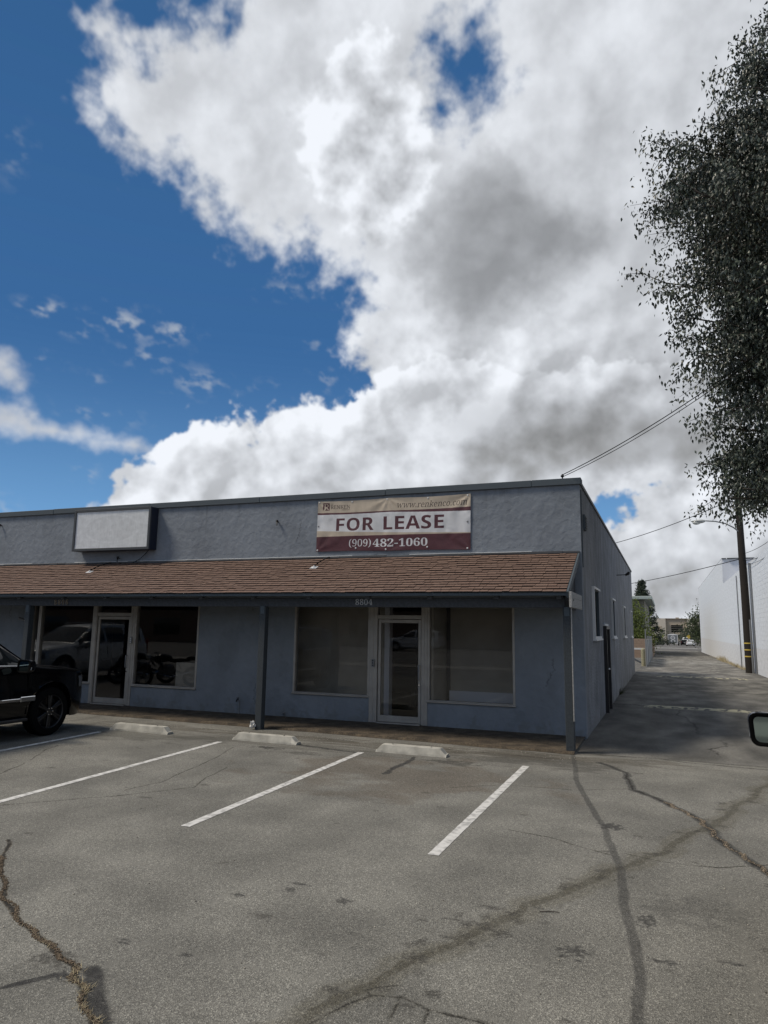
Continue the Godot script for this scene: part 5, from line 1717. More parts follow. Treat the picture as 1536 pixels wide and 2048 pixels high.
func _wall_things() -> void:
	var mb := MB.new()
	# louvre near the top of the side wall
	var v := thing("wall_vent", "small dark louvred vent high on the side wall near the front corner", "vent", Vector3(0, 3.88, -0.55))
	mb = MB.new()
	mb.cham(Vector3(0.02, 0.14, 0), Vector3(0.05, 0.30, 0.26), 0.006)
	part("frame", mb, M.trim_dark, v)
	for i in 5:
		mb = MB.new()
		mb.box(Vector3(0.05, 0.04 + i * 0.05, 0), Vector3(0.012, 0.035, 0.22), Basis(Vector3.BACK, 0.5))
		part("slat", mb, M.flashing, v)
	# bracket lamp towards the far end of the side wall
	var l := thing("bracket_lamp", "small dark lamp on a thin bracket near the top of the side wall", "lamp", Vector3(0, 3.72, -10.6))
	mb = MB.new()
	mb.tube([Vector3(-0.01, 0, 0), Vector3(0.34, 0.01, 0)], [0.014, 0.012], 6)
	part("arm", mb, M.black_metal, l)
	mb = MB.new()
	mb.tube([Vector3(0.27, -0.01, 0), Vector3(0.37, 0.05, 0), Vector3(0.40, 0.10, 0)], [0.03, 0.05, 0.02], 8)
	part("head", mb, M.black_metal, l)
	# spigot and pipe by the wall
	var s := thing("water_spigot", "thin water pipe with a tap standing against the wall left of the middle post", "spigot", Vector3(-7.29, 0.04, 0.05))
	mb = MB.new()
	mb.tube([Vector3(0, 0, 0), Vector3(0, 0.27, 0), Vector3(-0.03, 0.29, 0.02)], [0.013, 0.013, 0.013], 7)
	part("pipe", mb, M.grey_metal, s)
	mb = MB.new()
	mb.tube([Vector3(-0.02, 0.30, 0.01), Vector3(-0.02, 0.30, 0.07), Vector3(-0.02, 0.26, 0.085)], [0.015, 0.015, 0.012], 7)
	mb.lathe(Vector3(-0.02, 0.325, 0.03), Vector3.UP, [Vector2(0, 0.02), Vector2(0.034, 0.018), Vector2(0.034, 0.008), Vector2(0.008, 0.004), Vector2(0.008, -0.02)], 10)
	part("tap", mb, M.black_metal, s)
	var s2 := thing("pipe_cap", "small dark capped pipe end at the wall base right of the middle post", "pipe", Vector3(-6.2, 0.05, 0.03))
	mb = MB.new()
	mb.tube([Vector3(0, 0.06, -0.03), Vector3(0, 0.06, 0.04), Vector3(0.03, 0.02, 0.06)], [0.022, 0.022, 0.016], 7)
	part("elbow", mb, M.grey_metal, s2)
	# camera beside the far left window
	var c := thing("security_camera", "small security camera on the wall beside the far left window", "camera", Vector3(-13.72, 1.98, 0.0))
	mb = MB.new()
	mb.lathe(Vector3(0, 0.06, 0), Vector3.BACK, [Vector2(0, 0.03), Vector2(0.04, 0.028), Vector2(0.05, 0.0)], 12)
	mb.tube([Vector3(0, 0.06, 0.02), Vector3(0.01, 0.05, 0.08), Vector3(-0.02, 0.02, 0.11)], [0.012, 0.012, 0.012], 6)
	part("mount", mb, M.white_frame, c)
	mb = MB.new()
	mb.tube([Vector3(0.06, 0.0, 0.10), Vector3(-0.1, 0.05, 0.15)], [0.033, 0.036], 10)
	part("body", mb, M.grey_metal, c)
	# door plate and lock boxes on the jambs
	var k := 0
	for q in [[-10.34, 1.55, "small white keypad on the door jamb of the left shop"], [-4.17, 1.22, "small dark box on the left door jamb of the vacant shop"]]:
		var b := thing("keypad" if k == 0 else "key_box", q[2], "keypad" if k == 0 else "lock box", Vector3(q[0], q[1], 0.03))
		mb = MB.new()
		mb.cham(Vector3(0, 0, 0.012), Vector3(0.06, 0.15, 0.03), 0.005)
		part("case", mb, M.grey_metal, b)
		for i in 3:
			mb = MB.new()
			mb.cham(Vector3(0, -0.045 + i * 0.045, 0.029), Vector3(0.03, 0.025, 0.006), 0.002)
			part("button", mb, M.white_frame if k == 0 else M.black_metal, b)
		k += 1
	# old light stubs lying on the shingles
	for q in [[Vector3(-11.22, 3.115, 0.60), Vector3(-11.10, 3.40, 0.03), "white pipe flange with a thin dark cable on the shingles below the blank sign"], [Vector3(-5.31, 3.125, 0.57), Vector3(-5.22, 3.40, 0.03), "white pipe flange with a thin dark cable on the shingles below the banner"]]:
		var o := thing("roof_flange", q[2], "pipe flange", q[0])
		mb = MB.new()
		mb.box(Vector3(0, 0.012, 0), Vector3(0.15, 0.012, 0.12), Basis(Vector3.RIGHT, 0.41))
		mb.tube([Vector3(0, 0.0, 0), Vector3(0.01, 0.05, -0.01)], [0.035, 0.022], 8)
		part("flange", mb, M.white_frame, o)
		mb = MB.new()
		var e: Vector3 = q[1] - q[0]
		mb.tube([Vector3(0.01, 0.05, -0.01), e * 0.3 + Vector3(0.01, 0.05, 0.02), e * 0.7 + Vector3(0.0, 0.03, 0.01), e], [0.012, 0.011, 0.010, 0.010], 6)
		part("cable", mb, M.black_rubber, o)
	cable("sign_cable", "thin black cable hanging from the blank sign to the shingles", Vector3(-9.98, 3.68, 0.06), Vector3(-10.45, 3.39, 0.04), 0.05, 0.007)

# ------------------------------------------------------------------ wheel stops
func _wheel_stops() -> void:
	var prof := [[0.09, 0.0], [0.085, 0.03], [0.062, 0.115], [0.052, 0.125], [-0.052, 0.125], [-0.062, 0.115], [-0.085, 0.03], [-0.09, 0.0]]
	var k := 0
	for s in [[-2.36, 2.815, 1.16, 0.012, "concrete wheel stop in front of the vacant shop's door, nearest the right post"], [-4.965, 2.815, 1.24, 0.010, "concrete wheel stop just right of the middle post, between two stall lines"], [-7.565, 2.835, 1.30, 0.008, "concrete wheel stop beside the black car, leftmost of the three"]]:
		rng.seed = 900 + k
		var l: float = s[2] * 0.5
		var g := []
		for st in [[-l, 0.30], [-l + 0.02, 0.34], [-l + 0.10, 0.96], [-l + 0.13, 1.0], [-l * 0.4, 1.0], [0.0, 0.99], [l * 0.4, 1.0], [l - 0.13, 1.0], [l - 0.10, 0.96], [l - 0.02, 0.34], [l, 0.30]]:
			var row := []
			for p in prof:
				row.append(Vector3(st[0], p[1] * st[1] + (rng.randfn(0, 0.002) if p[1] > 0.05 else 0.0), p[0] + rng.randfn(0, 0.002)))
			g.append(row)
		var mb := MB.new()
		for i in g.size() - 1:
			for j in prof.size() - 1:
				var a: Vector3 = g[i][j]
				mb.quad(a, g[i + 1][j], g[i + 1][j + 1], g[i][j + 1], Vector3(0, 0.4, 0) + Vector3(0, a.y - 0.05, a.z) * 8.0 + Vector3((-3.0 if i < 2 else (3.0 if i > g.size() - 4 else 0.0)), 0, 0), Vector2(0, 0), Vector2(1, 1))
		for e in [0, g.size() - 1]:
			for j in range(1, prof.size() - 1):
				mb.tri(g[e][0], g[e][j], g[e][j + 1], Vector3(-1 if e == 0 else 1, 0, 0))
		var o := thing("wheel_stop", s[4], "wheel stop", Vector3(s[0], 0.002, s[1]), "concrete wheel stops along the walkway")
		o.rotation.y = -float(s[3])
		part("block", mb, M.concrete, o)
		for x in [-l * 0.55, l * 0.55]:
			mb = MB.new()
			mb.lathe(Vector3(x, 0.124, 0), Vector3.UP, [Vector2(0, 0.006), Vector2(0.012, 0.005), Vector2(0.016, 0.0)], 8)
			part("pin", mb, M.black_metal, o)
		k += 1

# ------------------------------------------------------------------ vehicles
func lut(t: Array, x: float) -> float:
	for i in t.size() - 1:
		if x <= t[i + 1][0]:
			return lerpf(t[i][1], t[i + 1][1], clampf((x - t[i][0]) / (t[i + 1][0] - t[i][0]), 0.0, 1.0))
	return t[-1][1]

const SF := 1.04
const SR := 3.98
const CAR_HW := [[0.0, 0.52], [0.04, 0.64], [0.12, 0.77], [0.25, 0.86], [0.45, 0.945], [0.8, 1.01], [1.5, 1.02], [4.4, 1.02], [4.9, 0.98], [5.12, 0.93], [5.2, 0.86]]
const CAR_TOP := [[0.0, 0.92], [0.04, 1.00], [0.12, 1.06], [0.3, 1.10], [0.8, 1.17], [1.3, 1.225], [1.5, 1.255], [1.62, 1.33], [2.0, 1.58], [2.35, 1.78], [2.6, 1.85], [3.2, 1.89], [4.2, 1.885], [4.75, 1.85], [4.95, 1.78], [5.1, 1.40], [5.16, 1.15], [5.2, 1.0]]
const CAR_WT := [[0.0, 0.54], [0.12, 0.74], [0.3, 0.82], [0.8, 0.87], [1.5, 0.87], [1.7, 0.82], [2.35, 0.72], [2.6, 0.69], [4.6, 0.68], [4.95, 0.70], [5.1, 0.80], [5.2, 0.80]]
const CAR_BELT := [[0.0, 0.86], [0.12, 0.99], [0.3, 1.03], [0.8, 1.09], [1.5, 1.17], [2.0, 1.185], [4.7, 1.23], [5.1, 1.2], [5.2, 0.96]]

func car_low(s: float) -> float:
	var low := lut([[0.0, 0.42], [0.06, 0.33], [0.3, 0.27], [0.6, 0.29], [4.6, 0.30], [5.0, 0.36], [5.2, 0.45]], s)
	for c in [SF, SR]:
		var d := absf(s - c)
		if d < 0.50: low = maxf(low, 0.41 + sqrt(0.25 - d * d) * 1.02)
	return low

func car_half(s: float) -> Array:
	var hw := lut(CAR_HW, s); var top := lut(CAR_TOP, s); var wt := lut(CAR_WT, s); var belt := minf(lut(CAR_BELT, s), top - 0.05); var low := car_low(s)
	var p := []
	for q in [[0.955, 0.0], [0.985, 0.16], [1.0, 0.34], [1.0, 0.50], [0.99, 0.66], [0.975, 0.86], [0.955, 1.0]]:
		var base := lerpf(0.30, belt, q[1])
		p.append(Vector3(hw * q[0], maxf(base, low + 0.004 * q[1]) if q[1] > 0.0 else low, s - 2.6))
	p.append(Vector3(hw * 0.935, belt + 0.022, s - 2.6))
	var a := Vector2(hw * 0.935, belt + 0.022); var b := Vector2(wt, top - 0.045)
	for f in [0.05, 0.5, 0.95]:
		var c := a.lerp(b, f)
		p.append(Vector3(c.x + 0.02 * sin(PI * f) * clampf((top - belt) * 2.0, 0.0, 1.0), c.y, s - 2.6))
	p.append(Vector3(wt - 0.015, top - 0.022, s - 2.6))
	p.append(Vector3(wt * 0.86, top - 0.003, s - 2.6))
	p.append(Vector3(wt * 0.45, top + 0.012, s - 2.6))
	p.append(Vector3(0, top + 0.018, s - 2.6))
	return p

func glass_at(s: float, f: float) -> Vector3:
	var hw := lut(CAR_HW, s); var top := lut(CAR_TOP, s); var wt := lut(CAR_WT, s); var belt := minf(lut(CAR_BELT, s), top - 0.05)
	var c := Vector2(hw * 0.935, belt + 0.022).lerp(Vector2(wt, top - 0.045), f)
	return Vector3(c.x + 0.02 * sin(PI * f) * clampf((top - belt) * 2.0, 0.0, 1.0), c.y, s - 2.6)

func rrect(w: float, h: float, r: float, z: float, skew := 0.0) -> Array:
	var p := []
	for c in 4:
		var cx := (w * 0.5 - r) * (1 if c == 0 or c == 3 else -1); var cy := (h * 0.5 - r) * (1 if c < 2 else -1)
		for k in 5:
			var a := (c + k / 4.0) * PI * 0.5
			var y := cy + r * sin(a)
			p.append(Vector3(cx + r * cos(a) + skew * y, y, z))
	p.append(p[0])
	return p

func make_car(called: String, label: String, paint: Material, rim: Material, group := "") -> Node3D:
	var t := thing(called, label, "car", Vector3.ZERO, group)
	var st := [0.0, 0.02, 0.04, 0.08, 0.12, 0.18, 0.25, 0.35, 0.45, 0.535]
	for k in 13: st.append(SF - 0.5 * cos(PI * k / 12.0))
	st.append_array([1.545, 1.62, 1.75, 2.0, 2.2, 2.35, 2.5, 2.6, 2.9, 3.2, 3.475])
	for k in 13: st.append(SR - 0.5 * cos(PI * k / 12.0))
	st.append_array([4.485, 4.6, 4.75, 4.85, 4.95, 5.02, 5.1, 5.14, 5.17, 5.2])
	var g := []
	for s in st:
		var h := car_half(s)
		var row := h.duplicate()
		for i in range(h.size() - 2, -1, -1):
			row.append(Vector3(-h[i].x, h[i].y, h[i].z))
		g.append(row)
	var mb := MB.new()
	mb.grid(g, func(p): return Vector3(p.x, p.y - 0.75, p.z * 0.12 + (signf(p.z) * 4.0 if absf(p.z) > 2.57 else 0.0)))
	for e in [0, g.size() - 1]:
		var c := Vector3(0, 0.7, g[e][0].z)
		for i in g[e].size() - 1:
			mb.tri(c, g[e][i], g[e][i + 1], Vector3(0, 0, -1 if e == 0 else 1))
	var body := part("body", mb, paint, t)
	mb = MB.new()
	mb.bbox(Vector3(-0.70, 0.26, -2.35), Vector3(0.70, 0.95, 2.35))
	mb.bbox(Vector3(-0.93, 0.30, -0.98), Vector3(0.93, 0.9, 0.80))
	part("underbody", mb, M.black_rubber, t)
	# glass
	for sd in [1.0, -1.0]:
		for w in [[1.70, 2.92], [3.02, 3.92], [4.02, 4.76]]:
			var gg := []
			for i in 13:
				var s := lerpf(w[0], w[1], i / 12.0)
				var row := []
				for f in [0.06, 0.3, 0.6, 0.90]:
					var q := glass_at(s, f)
					row.append(Vector3((q.x + 0.007) * sd, q.y + 0.002, q.z))
				gg.append(row)
			mb = MB.new()
			mb.grid(gg, func(_p): return Vector3(sd, 0.3, 0))
			part("side_window", mb, M.car_glass, t)
		mb = MB.new()      # bright strip under the windows and along the front pillar
		var path := []; var rad := []
		for i in 17:
			var q := glass_at(lerpf(4.78, 1.66, i / 16.0), 0.03)
			path.append(Vector3((q.x + 0.008) * sd, q.y, q.z)); rad.append(0.011)
		mb.tube(path, rad, 6)
		path = []; rad = []
		for i in 9:
			var q := glass_at(lerpf(1.66, 2.45, i / 8.0), 0.94)
			path.append(Vector3((q.x + 0.008) * sd, q.y, q.z)); rad.append(0.009)
		mb.tube(path, rad, 6)
		part("window_trim", mb, M.chrome, t)
		# lower door moulding
		mb = MB.new()
		mb.cham(Vector3(1.024 * sd, 0.66, -0.25), Vector3(0.025, 0.05, 1.75), 0.006)
		mb.cham(Vector3(1.028 * sd, 0.665, -1.02), Vector3(0.025, 0.085, 0.30), 0.008)
		part("moulding", mb, M.chrome, t)
		mb = MB.new()
		mb.cham(Vector3(0.99 * sd, 0.335, -0.1), Vector3(0.16, 0.05, 1.85), 0.012)
		part("running_board", mb, M.black_metal, t)
		for s in [2.75, 3.75]:
			mb = MB.new()
			mb.cham(Vector3(1.025 * sd, 1.03, s - 2.6), Vector3(0.03, 0.03, 0.2), 0.008)
			part("door_handle", mb, paint, t)
		for s in [1.58, 2.98, 3.96]:
			mb = MB.new()
			mb.box(Vector3(1.004 * sd, 0.78, s - 2.6), Vector3(0.03, 0.72 if s < 3.5 else 0.4, 0.006))
			part("door_seam", mb, M.black_rubber, t)
		# door mirror
		var mr := Node3D.new()
		mr.name = "door_mirror"
		mr.position = Vector3(1.16 * sd, 1.215, 1.80 - 2.6)
		t.add_child(mr, true)
		mb = MB.new()
		var gl := []
		for q in [[0.16, 0.12, 0.05, -0.13], [0.24, 0.18, 0.06, -0.09], [0.28, 0.215, 0.055, -0.03], [0.285, 0.22, 0.05, 0.03], [0.275, 0.21, 0.05, 0.05]]:
			gl.append(rrect(q[0], q[1], q[2], q[3], 0.06 * sd))
		mb.grid(gl, func(p): return Vector3(p.x, p.y, -0.02 if p.z < -0.1 else 0.0))
		for i in 20: mb.tri(Vector3(0, 0, -0.13), gl[0][i], gl[0][i + 1], Vector3(0, 0, -1))
		mb.cham(Vector3(-0.15 * sd, -0.05, -0.02), Vector3(0.16, 0.07, 0.07), 0.015)
		part("housing", mb, paint, mr)
		mb = MB.new()
		mb.grid([rrect(0.275, 0.21, 0.05, 0.05, 0.06 * sd), rrect(0.225, 0.165, 0.035, 0.052, 0.06 * sd), rrect(0.22, 0.16, 0.033, 0.035, 0.06 * sd)], func(_p): return Vector3(0, 0, 1))
		mb.ball(Vector3(-0.04 * sd, -0.112, 0.0), Vector3(0.03, 0.022, 0.05), 6, 10)
		part("bezel", mb, M.black_rubber, mr)
		mb = MB.new()
		var rr := rrect(0.22, 0.16, 0.033, 0.038, 0.06 * sd)
		for i in 20: mb.tri(Vector3(0, 0, 0.038), rr[i], rr[i + 1], Vector3(0, 0, 1))
		part("mirror_face", mb, M.mirror_glass, mr)
		mb = MB.new()
		mb.tube([Vector3(0.138 * sd, -0.01, 0.01), Vector3(0.134 * sd, -0.05, 0.02), Vector3(0.118 * sd, -0.088, 0.025), Vector3(0.09 * sd, -0.104, 0.025)], [0.006, 0.008, 0.008, 0.005], 6)
		part("turn_signal", mb, M.white_frame, mr)
		# lamps
		mb = MB.new()
		var hg := []
		for i in 6:
			var s := lerpf(0.05, 0.34, i / 5.0)
			var hw := lut(CAR_HW, s)
			hg.append([Vector3((hw * 1.0 + 0.004) * sd, 0.78, s - 2.606), Vector3((hw * 0.985 + 0.004) * sd, 0.92, s - 2.606), Vector3((hw * 0.965 + 0.006) * sd, 0.97, s - 2.606)])
		mb.grid(hg, func(_p): return Vector3(sd, 0, -0.6))
		part("headlight", mb, M.headlamp, t)
		mb = MB.new()
		mb.cham(Vector3(0.86 * sd, 1.05, 2.555), Vector3(0.10, 0.62, 0.06), 0.02)
		part("tail_light", mb, M.tail_red, t)
		for ax in [SF, SR]:
			_wheel(t, Vector3(0.865 * sd, 0.41, ax - 2.6), sd, rim)
	# windscreen and rear window
	for w in [[1.55, 2.33, 0.95, 0.012], [4.98, 5.09, 0.85, 0.012]]:
		var gg := []
		for i in 7:
			var s := lerpf(w[0], w[1], i / 6.0)
			var row := []
			for j in 9:
				var u := j / 4.0 - 1.0
				var wt: float = lut(CAR_WT, s) * w[2]
				row.append(Vector3(u * wt, lut(CAR_TOP, s) + 0.018 * (1.0 - u * u) + (w[3] if w[0] < 3 else 0.0) - 0.004 * u * u, s - 2.6 + (w[3] if w[0] > 3 else -0.004)))
			gg.append(row)
		mb = MB.new()
		mb.grid(gg, func(p): return Vector3(0, 1, signf(p.z)))
		part("windscreen" if w[0] < 3 else "rear_window", mb, M.car_glass, t)
	mb = MB.new()
	for i in 5:
		mb.cham(Vector3(0, 0.66 + i * 0.06, -2.615), Vector3(1.02 - absf(i - 3) * 0.05, 0.025, 0.03), 0.006)
	part("grille", mb, M.chrome, t)
	for sd in [-1.0, 1.0]:
		mb = MB.new()
		mb.tube([Vector3(0.6 * sd, 1.86, -0.15), Vector3(0.62 * sd, 1.93, 0.1), Vector3(0.62 * sd, 1.94, 1.6), Vector3(0.6 * sd, 1.86, 1.9)], [0.015, 0.018, 0.018, 0.015], 6)
		part("roof_rail", mb, M.grey_metal, t)
	mb = MB.new()
	mb.cham(Vector3(0, 0.62, 2.6), Vector3(1.6, 0.16, 0.08), 0.02)
	part("bumper", mb, paint, t)
	mb = MB.new()
	mb.cham(Vector3(0, 0.86, 2.612), Vector3(0.32, 0.15, 0.01), 0.003)
	part("licence_plate", mb, M.white_frame, t)
	return t

func _wheel(t: Node3D, at: Vector3, sd: float, rim: Material) -> void:
	var w := Node3D.new()
	w.name = "wheel"
	w.position = at
	t.add_child(w, true)
	var ax := Vector3(sd, 0, 0)
	var mb := MB.new()
	mb.lathe(Vector3.ZERO, ax, [Vector2(0.27, -0.13), Vector2(0.38, -0.13), Vector2(0.405, -0.10), Vector2(0.41, 0.0), Vector2(0.405, 0.10), Vector2(0.385, 0.125), Vector2(0.30, 0.135), Vector2(0.285, 0.12), Vector2(0.28, 0.0)], 32)
	part("tyre", mb, M.black_rubber, w)
	mb = MB.new()
	mb.lathe(Vector3.ZERO, ax, [Vector2(0.285, 0.125), Vector2(0.27, 0.115), Vector2(0.25, 0.02), Vector2(0.0, 0.0)], 28)
	for k in 6:
		for o in [-0.10, 0.10]:
			var a: float = TAU * k / 6.0 + o
			var d := Vector3(0, cos(a), sin(a))
			mb.cham(d * 0.165 + ax * 0.085, Vector3(0.05, 0.22, 0.04), 0.008, Basis(Vector3.RIGHT, a))
	mb.lathe(Vector3.ZERO, ax, [Vector2(0.075, 0.02), Vector2(0.07, 0.11), Vector2(0.0, 0.115)], 16)
	part("rim", mb, rim, w)
	mb = MB.new()
	for k in 6:
		var a := TAU * (k + 0.5) / 6.0
		mb.lathe(Vector3(0, cos(a), sin(a)) * 0.058, ax, [Vector2(0.011, 0.10), Vector2(0.010, 0.125), Vector2(0.0, 0.127)], 8)
	part("lug_nut", mb, M.chrome, w)

func recolour(o: Node, from: Material, to: Material) -> void:
	for c in o.get_children():
		if c is MeshInstance3D and c.material_override == from: c.material_override = to
		recolour(c, from, to)

func _vehicles() -> void:
	mat("headlamp", lin(0.12, 0.125, 0.13), 0.15)
	mat("tail_red", lin(0.25, 0.012, 0.01), 0.25)
	var black := mat("paint_black", lin(0.0025, 0.0025, 0.003), 0.3)
	black.metallic_specular = 0.12
	black.clearcoat_enabled = true; black.clearcoat = 0.6; black.clearcoat_roughness = 0.03
	var silver := mat("paint_silver", lin(0.42, 0.44, 0.45), 0.35, 0.5)
	silver.clearcoat_enabled = true; silver.clearcoat = 1.0; silver.clearcoat_roughness = 0.03
	var white := mat("paint_white", lin(0.75, 0.76, 0.77), 0.3)
	white.clearcoat_enabled = true; white.clearcoat = 1.0; white.clearcoat_roughness = 0.05
	var navy := mat("paint_navy", lin(0.012, 0.015, 0.025), 0.3)
	navy.clearcoat_enabled = true; navy.clearcoat = 1.0; navy.clearcoat_roughness = 0.03
	var rim_black := mat("rim_black", lin(0.004, 0.004, 0.005), 0.4)
	var rim_bright := mat("rim_bright", lin(0.5, 0.5, 0.5), 0.3, 0.8)
	var c := make_car("parked_car", "large black car with black wheels parked nose-in at the left edge", black, rim_black)
	c.position = Vector3(-9.62, 0.004, 2.9 + 2.6)
	var others := [
		["parked_car", "silver car parked further left, seen only mirrored in the left shop window", silver, Vector3(-17.8, 0.004, 5.9), 0.0, 1.0],
		["parked_car", "dark navy car at the right edge showing only its door mirror", navy, Vector3.ZERO, 0.0, 1.16],
		["parked_car", "white car at the right kerb far down the street, nearest of the white ones", white, Vector3(6.3, gy(-156), -156.0), 0.0, 0.86],
		["parked_car", "white car further off beside the yellow road sign", white, Vector3(6.2, gy(-190), -192.0), 0.05, 1.0],
		["parked_car", "dark car parked at the left kerb beyond the tan block wall", navy, Vector3(-1.7, gy(-150), -150.0), PI, 0.9],
		["parked_car", "pale car parked at the left kerb behind the dark one", silver, Vector3(-1.2, gy(-165), -166.0), PI, 0.9],
		["parked_car", "black car beside the nearest white car far down the street", black, Vector3(5.5, gy(-172), -174.0), 0.0, 0.85],
		["parked_car", "white car parked across the lot, seen only mirrored in the vacant shop's door", white, Vector3(-18.0, 0.0, 43.0), PI * 0.5, 0.9]]
	for q in others:
		var d: Node3D = c.duplicate()
		d.name = q[0]
		add_child(d, true)
		tag(d, q[1], "car")
		d.position = q[3]
		d.rotation.y = q[4]
		d.scale = Vector3(q[5], q[5] * (0.82 if q[5] < 0.89 else 1.0), q[5])
		recolour(d, black, q[2])
		if q[2] == white or q[2] == silver: recolour(d, rim_black, rim_bright)
		if q[1].begins_with("dark navy"):
			d.rotation.y = -deg_to_rad(7.5)
			for mr in d.get_children():
				if str(mr.name).begins_with("door_mirror"): mr.scale = Vector3.ONE * 0.74
			var local := Vector3(-1.262, 1.215, -0.80) * 1.16
			d.position = Vector3(1.825, 1.416, 9.08) - d.basis.orthonormalized() * local
			d.position.y = 0.004
	# utility trailer in the middle of the street
	var t := thing("cargo_trailer", "grey box trailer with black wheels and a white emblem on its rear", "trailer", Vector3(2.9, gy(-168), -166))
	var mb := MB.new()
	mb.cham(Vector3(0, 1.45, 0), Vector3(2.1, 1.95, 4.0), 0.05)
	part("box", mb, M.grey_metal, t)
	mb = MB.new()
	frame_bars(mb, -1.07, 1.07, 0.45, 2.45, 0.11, 1.98, 2.06)
	part("rear_frame", mb, M.white_frame, t)
	mb = MB.new()
	mb.quad(Vector3(-1.05, 2.44, 2.05), Vector3(1.05, 2.44, 2.05), Vector3(0.3, 2.62, 2.0), Vector3(-0.3, 2.62, 2.0), Vector3.BACK)
	mb.bbox(Vector3(-1.0, 2.42, -2.0), Vector3(1.0, 2.5, 2.0))
	part("roof", mb, M.white_frame, t)
	mb = MB.new()
	mb.lathe(Vector3(0, 1.75, 2.0), Vector3.BACK, [Vector2(0.30, 0.01), Vector2(0.30, 0.02), Vector2(0.48, 0.02), Vector2(0.48, 0.0)], 24)
	mb.box(Vector3(0, 1.75, 2.01), Vector3(0.3, 0.1, 0.02))
	mb.box(Vector3(-0.35, 1.05, 2.01), Vector3(0.3, 0.3, 0.02))
	mb.box(Vector3(0.35, 1.05, 2.01), Vector3(0.3, 0.3, 0.02))
	part("emblem", mb, M.white_frame, t)
	for s in [-1.0, 1.0]:
		mb = MB.new()
		mb.lathe(Vector3(1.2 * s, 0.42, 0.6), Vector3(s, 0, 0), [Vector2(0.0, -0.13), Vector2(0.42, -0.13), Vector2(0.42, 0.13), Vector2(0.2, 0.14), Vector2(0.0, 0.1)], 18)
		part("wheel", mb, M.black_rubber, t)
		mb = MB.new()
		mb.cham(Vector3(1.22 * s, 0.95, 0.6), Vector3(0.34, 0.1, 1.3), 0.03)
		part("mudguard", mb, M.black_metal, t)
	mb = MB.new()
	mb.tube([Vector3(0, 0.5, -2.0), Vector3(0, 0.5, -3.4)], [0.06, 0.05], 8)
	part("drawbar", mb, M.black_metal, t)
	# motorcycles two stalls over
	_motorcycle(Vector3(-13.2, 0, 5.0), 0.9, "black motorcycle in the stall left of the black car, seen only in reflection")
	_motorcycle(Vector3(-14.6, 0, 5.5), 0.75, "second black motorcycle beyond the first one, seen only in reflection")

func _motorcycle(at: Vector3, turn: float, label: String) -> void:
	var t := thing("motorcycle", label, "motorcycle", at)
	t.rotation = Vector3(0, turn, 0.12)
	for z in [-0.75, 0.75]:
		var w := Node3D.new()
		w.name = "wheel"; w.position = Vector3(0, 0.31, z)
		t.add_child(w, true)
		var mb := MB.new()
		mb.lathe(Vector3.ZERO, Vector3.RIGHT, [Vector2(0.23, -0.05), Vector2(0.29, -0.06), Vector2(0.315, 0.0), Vector2(0.29, 0.06), Vector2(0.23, 0.05)], 24)
		part("tyre", mb, M.black_rubber, w)
		mb = MB.new()
		mb.lathe(Vector3.ZERO, Vector3.RIGHT, [Vector2(0.235, -0.03), Vector2(0.235, 0.03), Vector2(0.2, 0.03), Vector2(0.2, -0.03)], 20)
		for k in 5:
			mb.box(Vector3(0, cos(TAU * k / 5), sin(TAU * k / 5)) * 0.12, Vector3(0.03, 0.24, 0.03), Basis(Vector3.RIGHT, TAU * k / 5))
		part("rim", mb, M.grey_metal, w)
	var b := MB.new()
	b.ball(Vector3(0, 0.88, -0.18), Vector3(0.16, 0.13, 0.30), 10, 14)
	part("tank", b, M.paint_black, t)
	b = MB.new()
	b.ball(Vector3(0, 0.80, 0.32), Vector3(0.14, 0.07, 0.34), 8, 12)
	b.ball(Vector3(0, 0.87, 0.70), Vector3(0.10, 0.06, 0.18), 8, 12)
	part("saddle", b, M.black_rubber, t)
	b = MB.new()
	b.cham(Vector3(0, 0.48, -0.05), Vector3(0.34, 0.40, 0.46), 0.06)
	for k in 4: b.cham(Vector3(0, 0.56 + k * 0.035, -0.18), Vector3(0.40, 0.012, 0.2), 0.003)
	part("engine", b, M.grey_metal, t)
	b = MB.new()
	for s in [-0.09, 0.09]:
		b.tube([Vector3(s, 0.31, -0.75), Vector3(s, 0.95, -0.5)], [0.025, 0.028], 8)
	part("fork", b, M.chrome, t)
	b = MB.new()
	b.tube([Vector3(-0.36, 1.02, -0.30), Vector3(-0.1, 1.06, -0.46), Vector3(0.1, 1.06, -0.46), Vector3(0.36, 1.02, -0.30)], [0.018, 0.013, 0.013, 0.018], 8)
	part("handlebar", b, M.black_metal, t)
	b = MB.new()
	b.ball(Vector3(0, 0.92, -0.62), Vector3(0.1, 0.1, 0.08), 8, 12)
	part("headlight", b, M.lamp_lens, t)
	b = MB.new()
	b.tube([Vector3(0.14, 0.36, -0.2), Vector3(0.17, 0.28, 0.1), Vector3(0.18, 0.42, 0.75)], [0.025, 0.035, 0.05], 10)
	part("exhaust", b, M.chrome, t)
	b = MB.new()
	b.tube([Vector3(0, 0.86, -0.48), Vector3(0, 0.55, 0.0), Vector3(0, 0.45, 0.3), Vector3(0.05, 0.31, 0.75)], [0.05, 0.045, 0.045, 0.03], 8)
	b.tube([Vector3(0, 0.86, -0.48), Vector3(0, 0.82, 0.2), Vector3(0, 0.55, 0.4)], [0.04, 0.035, 0.03], 8)
	part("frame", b, M.black_metal, t)
	b = MB.new()
	b.tube([Vector3(0, 0.66, -0.82), Vector3(0, 0.67, -0.7), Vector3(0, 0.62, -0.52)], [0.05, 0.07, 0.05], 8)
	part("mudguard", b, M.paint_black, t)

